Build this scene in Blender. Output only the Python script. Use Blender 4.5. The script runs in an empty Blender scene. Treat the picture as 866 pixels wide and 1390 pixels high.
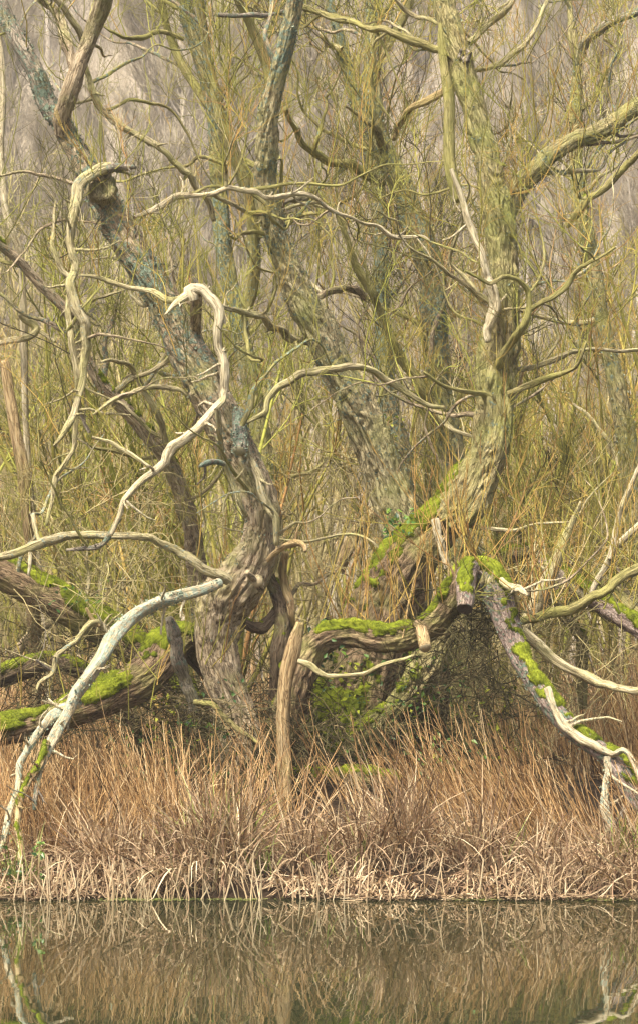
import bpy, math, random
import numpy as np
from mathutils import Vector

# ------------------------------------------------------------------ camera, world, sun, exposure
sc = bpy.context.scene
COL = sc.collection
CAM_H = 1.71          # metres above the water
F = 4500.0            # focal length in pixels of a 1390 px tall picture
HZ = 870.0            # picture row of the horizon
cam = bpy.data.cameras.new('camera')
cam_o = bpy.data.objects.new('camera', cam); COL.objects.link(cam_o)
cam_o.location = (0, 0, CAM_H); cam_o.rotation_euler = (math.radians(90), 0, 0)
cam.sensor_fit = 'VERTICAL'; cam.sensor_height = 36.0
cam.lens = F / 1390.0 * 36.0
cam.shift_y = (HZ - 695.0) / 1390.0
cam.clip_start = 0.1; cam.clip_end = 2000
cam.dof.use_dof = True; cam.dof.focus_distance = 24.5; cam.dof.aperture_fstop = 11.0
sc.camera = cam_o

SUN_EL, SUN_ROT = math.radians(60), math.radians(215)
w = bpy.data.worlds.new('World'); sc.world = w; w.use_nodes = True
nt = w.node_tree
bg = nt.nodes['Background']
sky = nt.nodes.new('ShaderNodeTexSky'); sky.sky_type = 'NISHITA'; sky.sun_disc = False
sky.sun_elevation = SUN_EL; sky.sun_rotation = SUN_ROT
sky.air_density = 1.0; sky.dust_density = 9.0; sky.ozone_density = 0.2
nt.links.new(sky.outputs[0], bg.inputs[0]); bg.inputs[1].default_value = 0.05
sun = bpy.data.lights.new('sun', 'SUN'); sun.energy = 1.5; sun.angle = math.radians(12)
sun.color = (1.0, 0.93, 0.80)
sun_o = bpy.data.objects.new('sun', sun); COL.objects.link(sun_o)
# direction towards the sun for the Nishita rotation (0 = +Y, clockwise seen from above)
sd = Vector((math.sin(SUN_ROT) * math.cos(SUN_EL), math.cos(SUN_ROT) * math.cos(SUN_EL), math.sin(SUN_EL)))
sun_o.rotation_euler = sd.to_track_quat('Z', 'Y').to_euler()
sc.view_settings.view_transform = 'Standard'; sc.view_settings.look = 'None'
sc.view_settings.exposure = 2.12; sc.view_settings.gamma = 1.0
sc.render.engine = 'CYCLES'
sc.cycles.max_bounces = 6; sc.cycles.diffuse_bounces = 3; sc.cycles.glossy_bounces = 3
sc.cycles.transmission_bounces = 2
sc.cycles.use_denoising = True
try:
    sc.cycles.denoiser = 'OPENIMAGEDENOISE'; sc.cycles.denoising_input_passes = 'RGB_ALBEDO_NORMAL'; sc.cycles.denoising_prefilter = 'ACCURATE'
except Exception: pass
sc.cycles.pixel_filter_type = 'BLACKMAN_HARRIS'; sc.cycles.filter_width = 1.4

R = np.random.default_rng(7)

# ------------------------------------------------------------------ helpers
def P(px, py, Y):
    """world point at distance Y seen at photograph pixel (px, py)"""
    return np.array([(px - 433.0) / F * Y, Y, CAM_H + (HZ - py) / F * Y])

def smooth(t): return t * t * (3 - 2 * t)
_PERM = np.random.default_rng(3).random(1 << 16)
def _h(i, j, k): return _PERM[((i * 73856093) ^ (j * 19349663) ^ (k * 83492791)) & 0xffff]
def vnoise(p):
    p = np.asarray(p, float); f = np.floor(p).astype(np.int64); t = smooth(p - f)
    x, y, z = t[..., 0], t[..., 1], t[..., 2]; i, j, k = f[..., 0], f[..., 1], f[..., 2]
    def c(a, b, d): return _h(i + a, j + b, k + d)
    x00 = c(0,0,0)*(1-x)+c(1,0,0)*x; x10 = c(0,1,0)*(1-x)+c(1,1,0)*x
    x01 = c(0,0,1)*(1-x)+c(1,0,1)*x; x11 = c(0,1,1)*(1-x)+c(1,1,1)*x
    return (x00*(1-y)+x10*y)*(1-z)+(x01*(1-y)+x11*y)*z
def fbm(p, o=3):
    s = 0; a = .5; tot = 0
    for q in range(o): s = s + a * vnoise(np.asarray(p) * 2 ** q + 17.3 * q); tot += a; a *= .5
    return s / tot
def nrm(v): return v / np.maximum(np.linalg.norm(v, axis=-1, keepdims=True), 1e-9)

def mesh_from(name, verts, faces_list, mats, attrs=None, mat_idx=None, smooth_=True):
    """faces_list: list of (n,3) or (n,4) index arrays"""
    me = bpy.data.meshes.new(name)
    verts = np.asarray(verts, np.float32)
    faces_list = [f for f in faces_list if len(f)]
    me.vertices.add(len(verts)); me.vertices.foreach_set('co', verts.ravel())
    loops = np.concatenate([f.ravel() for f in faces_list]).astype(np.int32)
    counts = np.concatenate([np.full(len(f), f.shape[1]) for f in faces_list]).astype(np.int32)
    starts = np.concatenate([[0], np.cumsum(counts)[:-1]]).astype(np.int32)
    me.loops.add(len(loops)); me.loops.foreach_set('vertex_index', loops)
    me.polygons.add(len(counts)); me.polygons.foreach_set('loop_start', starts)
    if mat_idx is not None: me.polygons.foreach_set('material_index', np.asarray(mat_idx, np.int32))
    me.polygons.foreach_set('use_smooth', np.full(len(counts), smooth_))
    for m in (mats if isinstance(mats, (list, tuple)) else [mats]): me.materials.append(m)
    for k, v in (attrs or {}).items():
        v = np.asarray(v, np.float32)
        if v.ndim == 1:
            a = me.attributes.new(k, 'FLOAT', 'POINT'); a.data.foreach_set('value', v)
        else:
            a = me.attributes.new(k, 'FLOAT_VECTOR', 'POINT'); a.data.foreach_set('vector', v.ravel())
    me.update(calc_edges=True)
    return me

def tag(o, label=None, cat=None, group=None, kind=None):
    if label: o['label'] = label
    if cat: o['category'] = cat
    if group: o['group'] = group
    if kind: o['kind'] = kind
    return o
def empty(name, loc, label, cat, group=None):
    o = bpy.data.objects.new(name, None); o.empty_display_size = .2; COL.objects.link(o)
    o.location = [float(c) for c in loc]
    return tag(o, label, cat, group)
def link(name, me, parent=None, loc=None):
    o = bpy.data.objects.new(name, me); COL.objects.link(o)
    if parent is not None: o.parent = parent
    if loc is not None: o.location = [float(c) for c in loc]
    return o
def root_loc(parent):
    """world location a mesh must be given relative to"""
    l = np.zeros(3); p = parent
    while p is not None: l = l + np.array(p.location); p = p.parent
    return l
def add(name, verts, faces, mats, parent=None, attrs=None, label=None, cat=None, kind=None, group=None, mat_idx=None, smooth_=True, origin=None):
    o_l = root_loc(parent) if parent is not None else (np.zeros(3) if origin is None else np.asarray(origin, float))
    me = mesh_from(name, np.asarray(verts) - o_l, faces, mats, attrs, mat_idx, smooth_)
    o = link(name, me, parent, None if parent is not None else o_l)
    return tag(o, label, cat, group, kind)

# ---- batches of thin tubes / ribbons
def grow(p0, d0, L, K, trop=0.0, wig=0.15, tropv=(0, 0, 1), rng=R):
    n = len(p0); out = np.zeros((n, K + 1, 3)); out[:, 0] = p0; d = nrm(np.array(d0, float)); p = np.array(p0, float)
    tv = np.asarray(tropv, float); L = np.broadcast_to(np.asarray(L, float), (n,))
    trop = np.broadcast_to(np.asarray(trop, float), (n,))[:, None]
    for k in range(K):
        d = nrm(d + trop * tv / K + rng.normal(0, wig, (n, 3)) / math.sqrt(K))
        p = p + d * (L / K)[:, None]; out[:, k + 1] = p
    return out
def strands(paths, rad, sides=3, tint=None):
    """paths (n,K,3), rad (n,K) -> verts, faces, tint per vertex"""
    n, K, _ = paths.shape
    t = np.zeros_like(paths); t[:, 1:-1] = paths[:, 2:] - paths[:, :-2]; t[:, 0] = paths[:, 1] - paths[:, 0]; t[:, -1] = paths[:, -1] - paths[:, -2]
    t = nrm(t); ref = np.where(np.abs(t[..., 1:2]) < .9, np.array([0, 1., 0]), np.array([1., 0, 0]))
    u = nrm(np.cross(t, ref)); v = np.cross(t, u)
    a = np.arange(sides) / sides * 2 * math.pi
    V = paths[:, :, None] + rad[:, :, None, None] * (np.cos(a)[None, None, :, None] * u[:, :, None] + np.sin(a)[None, None, :, None] * v[:, :, None])
    base = (np.arange(n) * K * sides)[:, None, None]; k = np.arange(K - 1)[None, :, None] * sides; s = np.arange(sides)[None, None]
    s2 = (s + 1) % sides
    f = np.stack([base + k + s, base + k + s2, base + k + sides + s2, base + k + sides + s], -1).reshape(-1, 4)
    tv = None if tint is None else np.repeat(tint, K * sides)
    return V.reshape(-1, 3), f, tv
def ribbons(paths, wid, side, tint=None):
    n, K, _ = paths.shape
    s = side[:, None] * wid[..., None]
    V = np.stack([paths - s, paths + s], 2).reshape(-1, 3)
    base = (np.arange(n) * K * 2)[:, None]; k = np.arange(K - 1)[None] * 2
    f = np.stack([base + k, base + k + 1, base + k + 3, base + k + 2], -1).reshape(-1, 4)
    return V, f, (None if tint is None else np.repeat(tint, K * 2))
def merge(parts):
    V = []; Fq = []; T = []; o = 0
    for v, f, t in parts:
        V.append(v); Fq.append(f + o); T.append(t); o += len(v)
    return np.concatenate(V), np.concatenate(Fq), np.concatenate(T)
def along(paths, idx, t):
    """points and tangents on paths[idx] at parameter t 0..1"""
    K = paths.shape[1] - 1; x = np.clip(t * K, 0, K - 1e-4); k = x.astype(int); f = (x - k)[:, None]
    a = paths[idx, k]; b = paths[idx, k + 1]
    return a * (1 - f) + b * f, nrm(b - a)
def rand_dirs(n, rng=R): return nrm(rng.normal(size=(n, 3)))
def children_of(paths, n, L, K, spread=.8, trop=.5, wig=.2, tlo=.15, thi=1., rng=R, tropv=(0,0,1)):
    idx = rng.integers(0, len(paths), n); t = rng.uniform(tlo, thi, n)
    p, d = along(paths, idx, t); side = nrm(np.cross(d, rand_dirs(n, rng)))
    d0 = nrm(d + side * rng.uniform(.4, 1., (n, 1)) * spread)
    LL = L * rng.uniform(.5, 1.2, n) * (1.15 - .5 * t)
    return grow(p, d0, LL, K, trop, wig, tropv, rng), idx
def taper(n, K, r0, r1, rng=R):
    return np.linspace(1, 0, K + 1)[None] * (r0 - r1) * np.ones((n, 1)) * rng.uniform(.7, 1.2, (n, 1)) + r1

# ------------------------------------------------------------------ materials
def ramp(nt, stops):
    n = nt.nodes.new('ShaderNodeValToRGB'); cr = n.color_ramp
    while len(cr.elements) < len(stops): cr.elements.new(.5)
    for e, (p, c) in zip(cr.elements, stops): e.position = p; e.color = (*c, 1)
    return n
def newmat(name, rough=.8, spec=.3):
    m = bpy.data.materials.new(name); m.use_nodes = True; n = m.node_tree; b = n.nodes['Principled BSDF']
    b.inputs['Roughness'].default_value = rough; b.inputs['Specular IOR Level'].default_value = spec
    return m, n, b
def attr(n, name):
    a = n.nodes.new('ShaderNodeAttribute'); a.attribute_name = name; return a
def vmul(n, src, v):
    q = n.nodes.new('ShaderNodeVectorMath'); q.operation = 'MULTIPLY'; n.links.new(src, q.inputs[0]); q.inputs[1].default_value = v; return q.outputs[0]
def noise(n, src, scale=1., detail=5, rough=.6, dist=0.):
    t = n.nodes.new('ShaderNodeTexNoise'); t.inputs['Scale'].default_value = scale; t.inputs['Detail'].default_value = detail
    t.inputs['Roughness'].default_value = rough; t.inputs['Distortion'].default_value = dist
    if src is not None: n.links.new(src, t.inputs['Vector'])
    return t.outputs['Fac']
def math_(n, op, a, b=None, clamp=False):
    q = n.nodes.new('ShaderNodeMath'); q.operation = op; q.use_clamp = clamp
    for i, x in enumerate((a, b)):
        if x is None: continue
        if isinstance(x, (int, float)): q.inputs[i].default_value = x
        else: n.links.new(x, q.inputs[i])
    return q.outputs[0]
def mixc(n, f, a, b):
    q = n.nodes.new('ShaderNodeMix'); q.data_type = 'RGBA'
    if isinstance(f, float): q.inputs[0].default_value = f
    else: n.links.new(f, q.inputs[0])
    for s, x in ((6, a), (7, b)):
        if isinstance(x, tuple): q.inputs[s].default_value = (*x, 1)
        else: n.links.new(x, q.inputs[s])
    return q.outputs[2]
def band(n, src, lo, hi):
    q = n.nodes.new('ShaderNodeMapRange'); q.inputs[1].default_value = lo; q.inputs[2].default_value = hi; n.links.new(src, q.inputs[0]); return q.outputs[0]

LICH = ((.15, .21, .155), (.36, .44, .33))
LICH2 = ((.28, .36, .28), (.56, .62, .50))
def bark(name, dark, mid, light, green=(.22, .24, .06), g=.3, zs=9., bump=.9, rough=.85, lich=LICH):
    m, n, b = newmat(name, rough, .2)
    bc = attr(n, 'bc').outputs['Vector']; mk = attr(n, 'mask')
    sp = n.nodes.new('ShaderNodeSeparateXYZ'); n.links.new(mk.outputs['Vector'], sp.inputs[0])
    f1 = noise(n, vmul(n, bc, (42, 42, zs * .6)), 1, 7, .62, .7)
    f2 = noise(n, vmul(n, bc, (110, 110, zs * 5)), 1, 4, .6)
    f3 = noise(n, bc, 3.2, 4, .6)
    fz = noise(n, vmul(n, bc, (30, 30, zs * .7)), 1, 4, .55, 1.4)
    fs = band(n, math_(n, 'ABSOLUTE', math_(n, 'SUBTRACT', fz, .5)), .0, .045)
    f1 = math_(n, 'MULTIPLY', f1, math_(n, 'ADD', math_(n, 'MULTIPLY', fs, .5), .5))
    c = ramp(n, [(.24, dark), (.42, mid), (.66, light)]); n.links.new(f1, c.inputs[0])
    col = mixc(n, band(n, f3, .62 - g, .85 - g * .5), c.outputs[0], mixc(n, f1, green, tuple(min(1, x * 1.7) for x in green)))
    col = mixc(n, math_(n, 'MULTIPLY', band(n, f2, .35, .75), .35), col, light)
    # crusty lichen: patches of their own, amount from the limb
    lf = noise(n, bc, 26, 6, .72)
    lm = band(n, math_(n, 'ADD', lf, math_(n, 'MULTIPLY', sp.outputs[1], .20)), .655, .70)
    col = mixc(n, lm, col, mixc(n, band(n, f2, .35, .7), *lich))
    mf = noise(n, bc, 18, 5, .7)
    mm = band(n, math_(n, 'ADD', mf, math_(n, 'MULTIPLY', sp.outputs[0], .6)), .78, .92)
    col = mixc(n, mm, col, mixc(n, f2, (.10, .14, .012), (.34, .38, .03)))
    n.links.new(col, b.inputs['Base Color'])
    bp = n.nodes.new('ShaderNodeBump'); bp.inputs['Strength'].default_value = bump; bp.inputs['Distance'].default_value = .035
    h = math_(n, 'ADD', math_(n, 'ADD', f1, math_(n, 'MULTIPLY', f2, .35)), math_(n, 'MULTIPLY', lm, .25))
    n.links.new(h, bp.inputs['Height']); n.links.new(bp.outputs[0], b.inputs['Normal'])
    return m
M = {}
M['brown'] = bark('rough_willow_bark', (.06, .042, .024), (.36, .27, .16), (.62, .52, .36), g=.14)
M['mauve'] = bark('damp_mauve_bark', (.06, .042, .034), (.29, .21, .17), (.52, .43, .37), g=.05)
M['olive'] = bark('algae_green_bark', (.07, .052, .022), (.33, .265, .12), (.56, .48, .27), g=.26)
M['green'] = bark('green_stem_bark', (.08, .07, .025), (.27, .23, .09), (.46, .40, .20), green=(.24, .24, .06), g=.3, zs=5, bump=.7)
M['khaki'] = bark('pale_furrowed_bark', (.09, .068, .03), (.42, .35, .18), (.68, .60, .38), g=.2)
M['deep_brown'] = bark('deep_brown_bark', (.03, .019, .01), (.19, .13, .07), (.42, .31, .19), g=.16)  # darker brown for the low limbs, the broad base and one log
M['dark'] = bark('dark_wet_bark', (.03, .02, .012), (.12, .085, .05), (.26, .20, .13), g=.1)
M['grey'] = bark('grey_bark', (.07, .055, .04), (.27, .23, .17), (.48, .42, .33), g=.12)
M['dead'] = bark('bleached_dead_wood', (.11, .08, .035), (.41, .35, .18), (.68, .60, .39), green=(.32, .31, .10), g=.18, zs=4, bump=.8, lich=LICH2)
M['pale'] = bark('pale_bare_wood', (.18, .135, .07), (.54, .46, .28), (.78, .70, .50), green=(.40, .38, .16), g=.1, zs=4, bump=.7, lich=LICH2)
M['orange'] = bark('orange_bare_wood', (.12, .07, .03), (.38, .26, .12), (.60, .47, .27), green=(.33, .28, .10), g=.14, zs=4, bump=.8)

def tinted(name, stops, rough=.7, spec=.2, trans=0.):
    m, n, b = newmat(name, rough, spec)
    a = attr(n, 'tint'); c = ramp(n, stops); n.links.new(a.outputs['Fac'], c.inputs[0])
    geo = n.nodes.new('ShaderNodeNewGeometry')
    f = noise(n, geo.outputs['Position'], 9, 3, .6)
    hs = n.nodes.new('ShaderNodeHueSaturation'); n.links.new(c.outputs[0], hs.inputs['Color']); n.links.new(band(n, f, .2, .75), hs.inputs['Value'])
    hs.inputs['Value'].default_value = 1
    v = n.nodes.new('ShaderNodeMapRange'); v.inputs[1].default_value = .25; v.inputs[2].default_value = .75; v.inputs[3].default_value = .65; v.inputs[4].default_value = 1.25
    n.links.new(f, v.inputs[0]); n.links.new(v.outputs[0], hs.inputs['Value'])
    n.links.new(hs.outputs[0], b.inputs['Base Color'])
    if trans: b.inputs['Transmission Weight'].default_value = 0
    return m
M['twig'] = tinted('willow_twig', [(0, (.06, .05, .022)), (.3, (.19, .19, .045)), (.5, (.37, .34, .07)), (.72, (.45, .30, .08)), (.9, (.40, .22, .08)), (1, (.70, .62, .34))])
M['twig_green'] = tinted('algae_twig', [(0, (.16, .15, .04)), (.5, (.33, .34, .06)), (1, (.50, .48, .13))])
M['twig_far'] = tinted('far_winter_twig', [(0, (.20, .16, .08)), (.35, (.36, .31, .14)), (.7, (.46, .38, .18)), (1, (.54, .50, .22))])
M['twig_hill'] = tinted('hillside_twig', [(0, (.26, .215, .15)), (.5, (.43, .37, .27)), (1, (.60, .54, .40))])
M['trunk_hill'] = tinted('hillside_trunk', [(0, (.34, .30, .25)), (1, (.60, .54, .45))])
M['bramble'] = tinted('bramble_and_shade_fill', [(0, (.035, .026, .014)), (.5, (.11, .10, .04)), (1, (.26, .20, .10))])
M['reed'] = tinted('dry_reed_stem', [(0, (.09, .05, .022)), (.35, (.36, .21, .09)), (.7, (.66, .43, .19)), (1, (.86, .66, .38))])
M['sedge'] = tinted('dead_sedge_leaf', [(0, (.08, .05, .03)), (.35, (.28, .18, .11)), (.7, (.56, .42, .25)), (1, (.78, .65, .43))])
M['greenblade'] = tinted('green_sedge_leaf', [(0, (.14, .20, .04)), (.5, (.28, .34, .08)), (1, (.42, .42, .16))])
M['moss'] = tinted('bright_moss', [(0, (.05, .05, .015)), (.3, (.12, .15, .015)), (.6, (.24, .28, .025)), (1, (.42, .44, .07))], rough=.95, spec=.05)
M['lichen'] = tinted('leafy_lichen', [(0, (.11, .14, .10)), (.5, (.25, .31, .225)), (1, (.46, .50, .37))], rough=.9, spec=.1)
M['leaf'] = tinted('ivy_leaf', [(0, (.02, .06, .015)), (.6, (.06, .14, .02)), (1, (.16, .26, .03))], rough=.4, spec=.4)
M['cutwood'] = bark('sawn_wood', (.22, .17, .10), (.45, .36, .22), (.58, .48, .32), g=.1, zs=40, bump=.3)

# ------------------------------------------------------------------ ground, hill, water
def ground_z(x, y):
    k = np.interp(y, [18, 21.6, 21.95, 22.1, 22.5, 23.5, 26, 40, 110, 260], [-.9, -.5, -.06, .07, .14, .22, .50, .9, 2.4, 95])
    n = fbm(np.stack([x * .9, y * .9, x * 0], -1), 3) - .5
    n2 = fbm(np.stack([x * .08, y * .05, x * 0 + 4], -1), 3) - .5
    edge = (fbm(np.stack([x * 1.3, x * 0, x * 0 + 9], -1), 4) - .5) * .16 * np.interp(y, [21, 22, 23, 24], [1, 1, .3, 0])
    k = k + .50 * np.exp(-((x + .25) / 1.15) ** 2 - ((y - 25.0) / .95) ** 2)      # the root plate stands on a low mound
    return k + n * np.interp(y, [21, 22.5, 40, 300], [.06, .16, .4, 1.2]) + n2 * np.interp(y, [40, 120, 260], [.2, 3, 14]) + edge
gx = np.concatenate([np.linspace(-130, -8, 40), np.linspace(-7.8, 7.8, 130), np.linspace(8, 130, 40)])
gy = np.concatenate([np.linspace(17, 21.4, 10), np.linspace(21.5, 27, 70), np.linspace(27.3, 60, 60), np.linspace(62, 260, 80)])
X, Yg = np.meshgrid(gx, gy); Z = ground_z(X, Yg)
V = np.stack([X, Yg, Z], -1).reshape(-1, 3); nx = len(gx); ny = len(gy)
i, j = np.meshgrid(np.arange(nx - 1), np.arange(ny - 1)); a = (j * nx + i).ravel()
m, n, b = newmat('leaf_litter_soil', .95, .1)
geo = n.nodes.new('ShaderNodeNewGeometry')
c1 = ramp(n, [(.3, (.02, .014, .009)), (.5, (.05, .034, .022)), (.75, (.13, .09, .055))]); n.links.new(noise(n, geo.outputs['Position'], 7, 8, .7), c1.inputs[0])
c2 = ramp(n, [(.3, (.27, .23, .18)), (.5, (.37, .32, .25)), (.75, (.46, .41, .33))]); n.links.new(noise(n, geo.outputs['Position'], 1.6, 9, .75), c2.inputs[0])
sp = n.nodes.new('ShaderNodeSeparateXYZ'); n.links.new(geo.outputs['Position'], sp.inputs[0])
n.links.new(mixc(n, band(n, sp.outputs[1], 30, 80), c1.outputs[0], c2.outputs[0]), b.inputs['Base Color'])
bp = n.nodes.new('ShaderNodeBump'); bp.inputs['Distance'].default_value = .05; n.links.new(noise(n, geo.outputs['Position'], 14, 6, .7), bp.inputs['Height']); n.links.new(bp.outputs[0], b.inputs['Normal'])
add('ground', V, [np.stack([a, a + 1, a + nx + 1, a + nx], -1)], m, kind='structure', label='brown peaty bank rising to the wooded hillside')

m, n, b = newmat('pond_water', .012, .5)
b.inputs['Base Color'].default_value = (.028, .034, .014, 1); b.inputs['IOR'].default_value = 1.33
geo = n.nodes.new('ShaderNodeNewGeometry')
bp = n.nodes.new('ShaderNodeBump'); bp.inputs['Strength'].default_value = .08; bp.inputs['Distance'].default_value = .02
wn = math_(n, 'ADD', noise(n, vmul(n, geo.outputs['Position'], (2.2, .9, 1)), 1, 3, .5), math_(n, 'MULTIPLY', noise(n, vmul(n, geo.outputs['Position'], (9, 3.5, 1)), 1, 3, .5), .16))
n.links.new(wn, bp.inputs['Height']); n.links.new(bp.outputs[0], b.inputs['Normal'])
add('water', [(-130, -40, 0), (130, -40, 0), (130, 22.9, 0), (-130, 22.9, 0)], [np.array([[0, 1, 2, 3]])], m, kind='structure', label='still dark pond mirroring the reeds')
m, n, b = newmat('pond_bed', .95, .1); b.inputs['Base Color'].default_value = (.05, .04, .025, 1)
add('pond_bed', [(-130, -40, -.95), (130, -40, -.95), (130, 17.5, -.95), (-130, 17.5, -.95)], [np.array([[0, 1, 2, 3]])], m, kind='structure')

# ------------------------------------------------------------------ limbs
def spline(pts, step):
    """pts (n,k) control rows; Catmull-Rom, resampled so that rows are ~step apart in the first 3 columns"""
    p = np.asarray(pts, float); p = np.vstack([2 * p[0] - p[1], p, 2 * p[-1] - p[-2]])
    out = []
    for q in range(1, len(p) - 2):
        t = np.linspace(0, 1, 16, endpoint=False)[:, None]
        a, b_, c, d = p[q - 1], p[q], p[q + 1], p[q + 2]
        out.append(.5 * ((2 * b_) + (-a + c) * t + (2 * a - 5 * b_ + 4 * c - d) * t ** 2 + (-a + 3 * b_ - 3 * c + d) * t ** 3))
    out.append(p[-2][None]); out = np.vstack(out)
    s = np.concatenate([[0], np.cumsum(np.linalg.norm(np.diff(out[:, :3], axis=0), axis=1))])
    m_ = max(4, int(s[-1] / step)); u = np.linspace(0, s[-1], m_ + 1)
    return np.stack([np.interp(u, s, out[:, k]) for k in range(out.shape[1])], -1), u

LOBJ = {}
LIMBS = {}     # tree name -> list of (path, radii, weight)
cnt = [0]
def tube_mesh(path, rad, u, sides, seed, amp, rf, end, flute=0.):
    """bark tube; returns verts, quads, caps, bc, normals"""
    t = np.gradient(path, axis=0); t = nrm(t)
    # parallel transport frame
    U = np.zeros_like(path); r0 = np.cross(t[0], [0, 1, 0]); r0 = r0 if np.linalg.norm(r0) > .2 else np.cross(t[0], [1, 0, 0]); U[0] = nrm(r0)
    for q in range(1, len(path)):
        v = U[q - 1] - t[q] * np.dot(U[q - 1], t[q]); U[q] = v / np.linalg.norm(v)
    W = np.cross(t, U)
    a = np.arange(sides) / sides * 2 * math.pi
    tw = (u * (.5 + .5 * math.sin(seed)))[:, None] * .35        # the grain spirals a little
    ca, sa = np.cos(a)[None] * np.ones((len(u), 1)), np.sin(a)[None] * np.ones((len(u), 1))
    nd = ca[..., None] * U[:, None] + sa[..., None] * W[:, None]
    rm = float(np.median(rad)); A = a[None] + tw
    bc = np.stack([np.cos(A) * rad[:, None], np.sin(A) * rad[:, None], np.repeat(u[:, None], sides, 1)], -1) + seed * 3.7
    q = bc * np.array([rf, rf, rf * .10])
    ridge = np.minimum(1, np.abs(2 * fbm(q + (fbm(bc * 6) - .5)[..., None] * 2.2, 2) - 1) * 3.2)     # plates parted by narrow fissures
    ridge2 = np.minimum(1, np.abs(2 * vnoise(q * 2.3 + 31) - 1) * 2)
    low = fbm(np.stack([np.cos(A) * .9, np.sin(A) * .9, np.repeat(u[:, None], sides, 1) * .55 / max(rm, .03)], -1) + seed * 9.1, 3) - .5
    rr = rad[:, None] * (1 + low * .42 * min(1, amp * 6) + (ridge - .7) * amp * 1.25 + (ridge2 - .6) * amp * .6 + flute * .16 * (np.sin(A * 2 + u[:, None] * 5) * .6 + np.sin(A * 3 - u[:, None] * 9 + 2) * .5))
    V_ = path[:, None] + nd * rr[..., None]
    n_, s_ = len(u), sides
    k = np.arange(n_ - 1)[:, None] * s_; s = np.arange(s_)[None]; s2 = (s + 1) % s_
    Fq = np.stack([k + s, k + s2, k + s_ + s2, k + s_ + s], -1).reshape(-1, 4)
    V_ = V_.reshape(-1, 3); bcf = bc.reshape(-1, 3); tris = []
    if end in ('cut', 'hollow', 'round'):
        d = {'cut': -.0, 'round': .35, 'hollow': -1.6}[end]
        c = path[-1] + t[-1] * rad[-1] * d
        V_ = np.vstack([V_, c[None]]); bcf = np.vstack([bcf, [[seed, seed, seed]]])
        base = (n_ - 1) * s_; s = np.arange(s_)
        tris = np.stack([base + s, base + (s + 1) % s_, np.full(s_, len(V_) - 1)], -1)
    return V_, Fq, tris, bcf, nd.reshape(-1, 3)

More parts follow.
